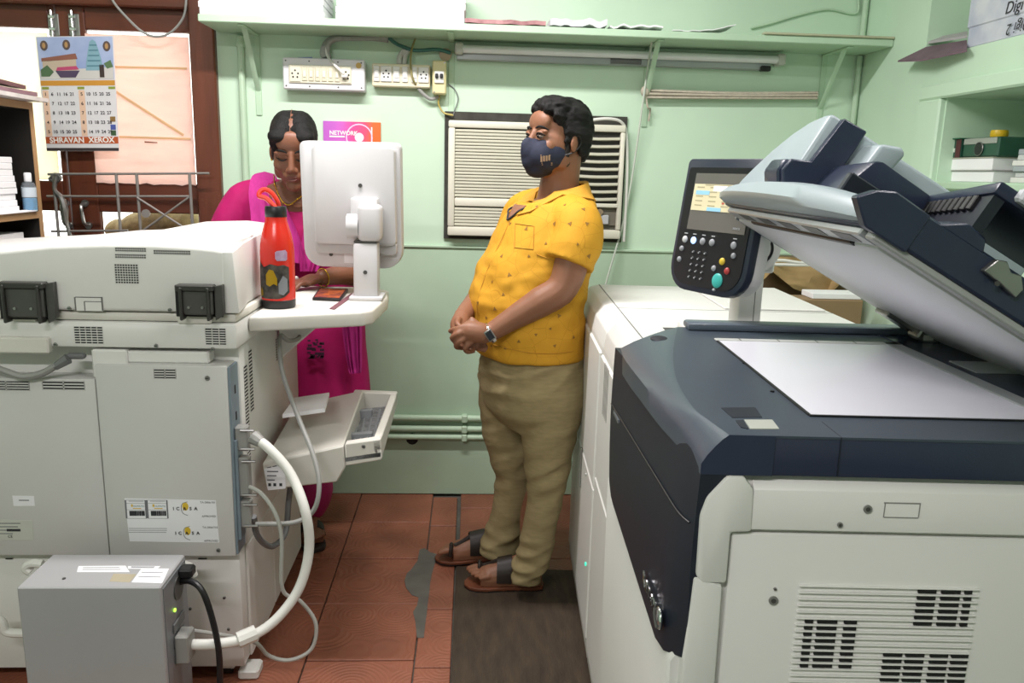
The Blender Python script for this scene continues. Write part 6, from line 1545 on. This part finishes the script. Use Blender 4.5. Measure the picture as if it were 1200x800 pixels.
# hair
hb = B()
def he(b, c, r, M, rot=None): t = B().ell(c, r, rot); t.xf(M); b._add(t.bm)
for c, r in (((0, .10, .20), (.325, .385, .325)), ((0, -.10, .36), (.27, .24, .165)), ((0, -.22, .37), (.23, .13, .12)), ((.10, -.27, .33), (.12, .09, .09)), ((-.08, -.27, .33), (.12, .08, .08)), ((0, .30, .02), (.25, .17, .28)), ((0, .33, -.14), (.19, .12, .14))):
    he(hb, c, r, HM)
for s in (-1, 1): he(hb, (s*.268, .10, .10), (.055, .22, .19), HM); he(hb, (s*.272, -.055, .03), (.030, .055, .14), HM); he(hb, (s*.235, -.17, .25), (.06, .10, .11), HM); he(hb, (s*.26, .20, -.08), (.05, .09, .12), HM)
HI = HM.inverted()
def hair_d(c):
    q = HI @ c; return .0055*noise.noise(Vector((q.x*7, q.y*3.5, q.z*7)))+.0050*noise.noise(Vector((q.x*24+q.y*4, q.y*5, q.z*18)))
obj('hair', remesh(hb, .0034, 6, .5, hair_d), M_hair, man, angle=180)
# brows and eyes
def hp_(x, y, z): return HM @ Vector((x, y, z))
for s in (-1, 1):
    obj('eyebrow', B().tube([hp_(s*.050, -.386, .082), hp_(s*.10, -.384, .098), hp_(s*.16, -.360, .096), hp_(s*.215, -.305, .066)], [.0022, .0036, .0034, .0014], 8, 4), M_hair, man)
    ey = obj('eye', B().ell(hp_(s*.122, -.340, -.012), (HS*.046, HS*.044, HS*.024)), mat('eye_white', '8c7c72', .3), man)
    ip = hp_(s*.116, -.378, -.016); obj('iris', B().ell(ip, (HS*.026, HS*.014, HS*.022)), mat('iris_dark', '17100d', .2), ey)
    obj('eyelash', B().tube([hp_(s*.062, -.372, -.010), hp_(s*.10, -.394, .018), hp_(s*.15, -.382, .020), hp_(s*.195, -.335, -.004)], [.0012, .0022, .0022, .0012], 6, 4), M_hair, man)
    obj('upper_lid', B().tube([hp_(s*.066, -.370, .004), hp_(s*.10, -.388, .030), hp_(s*.15, -.376, .032), hp_(s*.19, -.332, .010)], [.002, .0036, .0036, .002], 8, 4), M_skinm, man)
bdb = B()
for s in (-1, 1): he(bdb, (s*.205, -.04, -.265), (.060, .14, .11), HM); he(bdb, (s*.258, -.02, -.12), (.022, .045, .10), HM)
he(bdb, (0, -.18, -.38), (.17, .18, .10), HM)
obj('beard', remesh(bdb, .005, 3), mat('beard_stubble', '1d1613', .7, var=.3, scale=60), man, angle=180)
# mask
mb = B()
for c, r in (((0, -.25, -.24), (.245, .24, .225)), ((0, -.36, -.20), (.13, .17, .17)), ((0, -.44, -.15), (.075, .10, .12)), ((0, -.36, -.30), (.12, .14, .15)), ((0, -.22, -.36), (.19, .20, .12)), ((0, -.27, -.40), (.155, .155, .115))): he(mb, c, r, HM)
for s in (-1, 1): he(mb, (s*.205, -.13, -.22), (.070, .15, .15), HM); he(mb, (s*.15, -.24, -.24), (.11, .17, .19), HM); he(mb, (s*.13, -.26, -.12), (.10, .12, .09), HM)
mk = obj('face_mask', remesh(mb, .004, 6, .5), mat('mask_navy', '1b2136', .8, var=.08, scale=60, bump=.2, bscale=600), man, angle=180)
for s in (-1, 1):
    obj('ear_loop', B().tube([hp_(s*.245, -.08, -.12), hp_(s*.285, .0, -.02), hp_(s*.318, .075, .045), hp_(s*.322, .13, -.03), hp_(s*.300, .06, -.15), hp_(s*.245, -.10, -.225)], .0022, 6, 5), M_black, mk)
mv = [HM.inverted() @ v.co for v in mk.data.vertices] if False else None
bm_ = BVHTree.FromPolygons([Wm @ v.co for v in mk.data.vertices], [p.vertices for p in mk.data.polygons])
def on_mask(px, py):
    d = (RT*((px-600)/FPX)+DN*((py-400)/FPX)+FW).normalized(); h = bm_.ray_cast(EYE, d); return (h[0], h[1]) if h[0] else (None, None)
lg_ = B()
for u0, u1, v0, v1 in ((633.5, 635.5, 183, 189.5), (636.5, 638.5, 182.5, 189), (639.5, 641.5, 182.3, 188.6), (642.5, 644.5, 182, 188), (634.5, 647, 190.5, 191.5), (635, 647, 192.5, 193.3), (633.3, 645, 181.5, 182.3)):
    P = [on_mask(u0, v1), on_mask(u1, v1), on_mask(u1, v0), on_mask(u0, v0)]
    if all(p[0] is not None for p in P): lg_.hexa([p+n*.0004 for p, n in P], [p+n*.0012 for p, n in P])
obj('mask_logo', lg_, mat('logo_tan', 'a98a6c', .6), mk)
# watch
wd = (Wl-El).normalized(); wp = Wl-wd*.004
o1 = wd.orthogonal().normalized(); o2 = wd.cross(o1)
wt = thing('wristwatch', 'steel wristwatch with square dial on the wrist of the masked man', 'watch', wp)
band = [wp+(o1*math.cos(a)+o2*math.sin(a))*.0315 for a in [2*math.pi*k/22 for k in range(23)]]
obj('bracelet', B().tube(band, .0085, 8, 1, flat=(band[0]-wp, .32)), M_chrome, wt)
vdir = (EYE-wp).normalized(); vdir = (vdir-wd*vdir.dot(wd)).normalized(); vdir = (vdir+Vector((-.25, 0, -.35))); vdir = (vdir-wd*vdir.dot(wd)).normalized()
dx = wd; dyv = vdir.cross(dx)
Md = Matrix(((dx.x, dyv.x, vdir.x, (wp+vdir*.030).x), (dx.y, dyv.y, vdir.y, (wp+vdir*.030).y), (dx.z, dyv.z, vdir.z, (wp+vdir*.030).z), (0, 0, 0, 1)))
obj('case', B().box((-.012, -.017, 0), (.012, .017, .008), .002, 2, Md), M_steel, wt)
obj('dial', B().box((-.009, -.013, .008), (.009, .013, .0088), 0, 1, Md), mat('watch_dial', '23262c', .15), wt)

# ------------------------------------------------ woman
wom = thing('person', 'woman in a magenta kurta and dupatta looking down behind the monitor', 'person', (-.585, 2.90, 0))
M_skinw = skin_mat('skin_woman', '7a503c')
WFv, WLv = Vector((.06, -1, 0)).normalized(), Vector((1, .06, 0)).normalized()
wh = Vector((-.588, 2.775, 1.435)); WS = .246
WHM = head_frame(wh, (.10, -1, 0), RAD(-22) if False else RAD(17), WS, RAD(0))
ws = B(); head_skin(ws, WHM, .92)
cx = -.590
ws.tube([wh+Vector((0, .03, -.05)), Vector((cx, 2.84, 1.33)), Vector((cx, 2.88, 1.25))], [.056, .055, .066], 16, 4)
body_loft(ws, [((cx, 2.89, 1.335), .05, .06, .07), ((cx, 2.89, 1.31), .085, .07, .14), ((cx, 2.89, 1.26), .108, .08, .17), ((cx, 2.90, 1.1), .09, .08, .14), ((cx, 2.90, .8), .09, .09, .15)], WFv, WLv)
SRw, ERw = Vector((-.795, 2.90, 1.262)), Vector((-.885, 2.86, 1.03))
ws.tube([SRw, SRw.lerp(ERw, .5)+Vector((-.02, 0, 0)), ERw, Vector((-.80, 2.77, .99))], [.050, .046, .040, .032], 14, 4)
SLw, ELw, WLw = Vector((-.375, 2.90, 1.275)), at(424, 318, y=2.74), at(374, 326, y=2.60)
ws.tube([SLw, SLw.lerp(ELw, .5)+Vector((.03, 0, 0)), ELw, ELw.lerp(WLw, .5), WLw], [.050, .046, .040, .034, .024], 14, 4)
# her resting hand, palm down
hd = (WLw-ELw).normalized()
pc_ = WLw+hd*.045+Vector((0, -.004, -.006)); ws.tube([WLw, WLw+hd*.03, pc_+hd*.02], [.023, .030, .026], 12, 4, flat=((0, 0, 1), .62))
sdv = hd.cross(Vector((0, 0, 1))).normalized()
for k, (o, l) in enumerate(((-.024, .060), (-.008, .068), (.008, .064), (.023, .052))):
    a = pc_+hd*.012+sdv*o; ws.tube([a, a+hd*l*.5+Vector((0, 0, .004)), a+hd*l*.8+Vector((0, 0, -.006)), a+hd*l+Vector((0, 0, -.014))], [.0085, .008, .0075, .006], 8, 3)
a = WLw+hd*.02+sdv*-.024; ws.tube([a, a+hd*.03+sdv*-.016, a+hd*.055+sdv*-.018+Vector((0, 0, -.006))], [.010, .009, .007], 8, 3)
hW, tW = at(362, 620, z=.02), at(377, 646, z=.02)
hW = Vector((-.60, 2.93, .02)); tW = Vector((-.548, 2.74, .02))
PW, _ = foot(ws, hW, tW, -1)
hW2 = Vector((-.72, 2.95, .02)); tW2 = Vector((-.72, 2.75, .02)); PW2, _ = foot(ws, hW2, tW2, 1)
ws.tube([PW(.12, 0, .15), Vector((-.60, 2.90, .45)), Vector((-.60, 2.90, .85))], [.040, .05, .07], 12, 4)
ws.tube([PW2(.12, 0, .15), Vector((-.69, 2.92, .45)), Vector((-.66, 2.90, .85))], [.040, .05, .07], 12, 4)
obj('body', remesh(ws, .0042, 3, .5), M_skinw, wom, angle=180)
for P_, sd_ in ((PW, -1), (PW2, 1)):
    out = [(-.05, .0), (-.03, .026), (.1, .034), (.5, .036), (.7, .044), (.85, .044), (.97, .034), (1.04, .0), (1.0, -.028), (.85, -.044), (.7, -.044), (.5, -.036), (.1, -.034), (-.03, -.026)]
    rg = [P_(u, v, 0) for u, v in out]
    s = obj('slipper', B().hexa([Vector((p.x, p.y, .003)) for p in rg], [Vector((p.x, p.y, .02)) for p in rg], .002), mat('slipper_dark', '2c2320', .6), wom)
    obj('strap', strap(P_, .62, .046, .072, .22), mat('slipper_strap', '1f1917', .5), s)
M_mag = mat('magenta_cloth', 'ab1860', .7, var=.08, scale=20, bump=.15, bscale=300, spec=.25)
M_dup = mat('dupatta_pink', 'ba3488', .75, var=.08, scale=30, bump=.25, bscale=200, stretch=(5, 5, .6), spec=.2)
kb_ = B()
body_loft(kb_, [((cx, 2.90, 1.335), .050, .058, .10), ((cx, 2.90, 1.312), .080, .070, .155), ((cx, 2.90, 1.26), .105, .09, .205), ((cx, 2.90, 1.17), .125, .10, .212), ((cx, 2.905, 1.08), .128, .10, .198), ((cx, 2.91, .95), .115, .10, .188), ((cx, 2.91, .82), .125, .11, .212), ((cx, 2.91, .62), .125, .12, .225), ((cx, 2.91, .46), .13, .125, .235)], WFv, WLv)
kb_.tube([Vector((-.74, 2.90, 1.285)), SRw, SRw.lerp(ERw, .35)+Vector((-.012, -.004, 0)), SRw.lerp(ERw, .60)+Vector((-.016, -.004, 0))], [.050, .060, .061, .058], 16, 4)
kb_.tube([Vector((-.44, 2.90, 1.285)), SLw, SLw.lerp(ELw, .35)+Vector((.012, 0, 0)), SLw.lerp(ELw, .62)+Vector((.018, 0, 0))], [.055, .068, .068, .064], 16, 4)
kd = lambda c: .003*noise.noise(c*10)+.004*noise.noise(Vector((c.x*26, c.y*26, c.z*3)))*(1 if c.z < .95 else .3)
ku = obj('kurta', remesh(kb_, .007, 5, .5, kd), M_mag, wom, angle=180)
pb = B()
for P_ in ((-.60, 2.90), (-.71, 2.93)):
    pb.tube([Vector((P_[0], P_[1], .50)), Vector((P_[0], P_[1]-.01, .30)), Vector((P_[0]+.02, P_[1]-.02, .18)), Vector((P_[0]+.01, P_[1]-.0, .10))], [.085, .085, .080, .058], 18, 5)
obj('trousers', remesh(pb, .008, 4, .5, lambda c: .004*noise.noise(Vector((c.x*20, c.y*20, c.z*9)))), mat('magenta_trousers', 'a0185e', .7, var=.08, scale=20, bump=.15, bscale=300), wom, angle=180)
# neckline
nq = []
for px, py, y in ((326, 212, 2.85), (331, 228, 2.80), (338, 240, 2.785), (350, 243, 2.78), (362, 240, 2.785), (370, 226, 2.80), (374, 210, 2.85)): nq.append(at(px, py, y=y))
rows = [[at(349, 216, y=2.835).lerp(p, t)+Vector((0, -.004-.0*t, 0)) for t in (.05, .4, .75, 1)] for p in nq]
obj('neckline_skin', shell(rows, .02), M_skinw, wom, angle=60)
# dupatta: pleated strips over both shoulders, crossing down the front
def drape(Lp, Rp, ys, n=10, pleat=.006, seed=0):
    rows = []
    LL = [at(px, py, y=y) for (px, py), y in zip(Lp, ys)]; RR = [at(px, py, y=y) for (px, py), y in zip(Rp, ys)]
    LL, RR = catmull(LL, 4), catmull(RR, 4)
    for i in range(n+1):
        t = i/n; row = []
        for j, (a, b) in enumerate(zip(LL, RR)):
            row.append(a.lerp(b, t)+Vector((0, -pleat*math.sin(t*26+seed)-.003*noise.noise(Vector((t*4, j*.3, seed))), 0)))
        rows.append(row)
    return shell(rows, .003)
dp = obj('dupatta', drape([(310, 201), (296, 206), (292, 225), (294, 250), (296, 275), (298, 300)], [(322, 204), (327, 213), (331, 230), (340, 252), (352, 280), (360, 310)], [2.93, 2.865, 2.80, 2.775, 2.765, 2.765], seed=1), M_dup, wom, angle=60)
obj('dupatta_fold', drape([(376, 204), (372, 214), (366, 240), (356, 270), (352, 300), (352, 318)], [(394, 202), (400, 212), (400, 240), (390, 270), (380, 300), (372, 318)], [2.93, 2.865, 2.80, 2.775, 2.765, 2.765], seed=2), M_dup, dp, angle=60)
obj('dupatta_end', drape([(400, 376), (402, 395), (405, 415), (408, 432), (410, 438)], [(424, 376), (424, 395), (424, 415), (424, 430), (423, 437)], [2.765, 2.765, 2.77, 2.775, 2.775], seed=3), M_dup, dp, angle=60)
# dark block print on the kurta
pr2 = B(); random.seed(5)
for k in range(26):
    px, py = 362+random.uniform(0, 16), 398+random.uniform(0, 22); p = at(px, py, y=2.770)
    r = random.uniform(.004, .009); pr2.box(p+Vector((-r, -.001, -r*.6)), p+Vector((r, 0, r*.6)))
obj('block_print', pr2, mat('print_plum', '3c1a34', .8), ku)['kind'] = 'stuff'
# necklace
nl = [at(px, py, y=y) for px, py, y in ((321, 205, 2.85), (322, 216, 2.815), (326, 227, 2.79), (332, 237, 2.775), (339, 240, 2.77), (349, 233, 2.775), (357, 226, 2.79), (364, 215, 2.815))]
obj('necklace', B().tube(nl, .0022, 8, 6), mat('gold', 'd8b040', .25, 1.), wom)
for p in nl[1:-1]: obj('gold_bead', B().ell(p+Vector((0, -.002, 0)), (.0036, .0036, .0036), u=10, v=6), mat('gold', 'd8b040', .25, 1.), wom)
bd = ELw.lerp(WLw, .92); t1 = hd.orthogonal().normalized(); t2 = hd.cross(t1)
obj('bangle', B().tube([bd+(t1*math.cos(a)+t2*math.sin(a))*.030 for a in [2*math.pi*k/20 for k in range(21)]], .0022, 8, 1), mat('gold', 'd8b040', .25, 1.), wom)
# hair, drawn back from a centre parting
wb_ = B()
for s in (-1, 1):
    for c, r in (((s*.09, .07, .175), (.228, .385, .322)), ((s*.125, -.13, .245), (.165, .215, .185)), ((s*.215, -.13, .12), (.078, .135, .16)), ((s*.245, .04, .0), (.058, .18, .22))): he(wb_, c, r, WHM)
he(wb_, (.155, -.262, .245), (.150, .125, .095), WHM); he(wb_, (-.155, -.262, .245), (.150, .125, .095), WHM); he(wb_, (.225, -.19, .16), (.07, .12, .10), WHM); he(wb_, (-.225, -.19, .16), (.07, .12, .10), WHM); he(wb_, (0, .36, -.08), (.19, .14, .20), WHM); he(wb_, (0, .12, .16), (.30, .37, .33), WHM)
WI = WHM.inverted()
obj('hair', remesh(wb_, .0045, 12, .5, lambda c: .0016*noise.noise(Vector(((WI @ c).x*8, (WI @ c).y*30, (WI @ c).z*30)))), M_hair, wom, angle=180)
def wq(x, y, z): return WHM @ Vector((x, y, z))
part = [wq(0, -.345, .335), wq(0, -.24, .425), wq(0, -.10, .505), wq(0, .04, .53)]
obj('parting', B().tube(part, .0009, 6, 4), M_skinw, wom)
for s in (-1, 1):
    obj('eyebrow', B().tube([wq(s*.05, -.388, .060), wq(s*.10, -.386, .084), wq(s*.16, -.362, .085), wq(s*.205, -.315, .062)], [.0022, .0034, .0030, .0012], 8, 4), M_hair, wom)
    obj('eyelash', B().tube([wq(s*.060, -.366, -.030), wq(s*.10, -.376, -.044), wq(s*.15, -.366, -.042), wq(s*.195, -.325, -.020)], [.0014, .0026, .0026, .0014], 6, 4), M_hair, wom)
    obj('earring', B().ell(wq(s*.305, .03, -.15), (.004, .004, .006), u=10, v=6), mat('gold', 'd8b040', .25, 1.), wom)
M_lip = mat('lips', '6e3a34', .4)
obj('lips', B().tube([wq(-.082, -.376, -.272), wq(-.04, -.405, -.262), wq(0, -.412, -.266), wq(.04, -.405, -.262), wq(.082, -.376, -.272)], [.0012, .004, .0036, .004, .0012], 8, 4).tube([wq(-.075, -.376, -.278), wq(-.03, -.405, -.300), wq(.03, -.405, -.300), wq(.075, -.376, -.278)], [.0012, .0050, .0050, .0012], 8, 4), M_lip, wom)
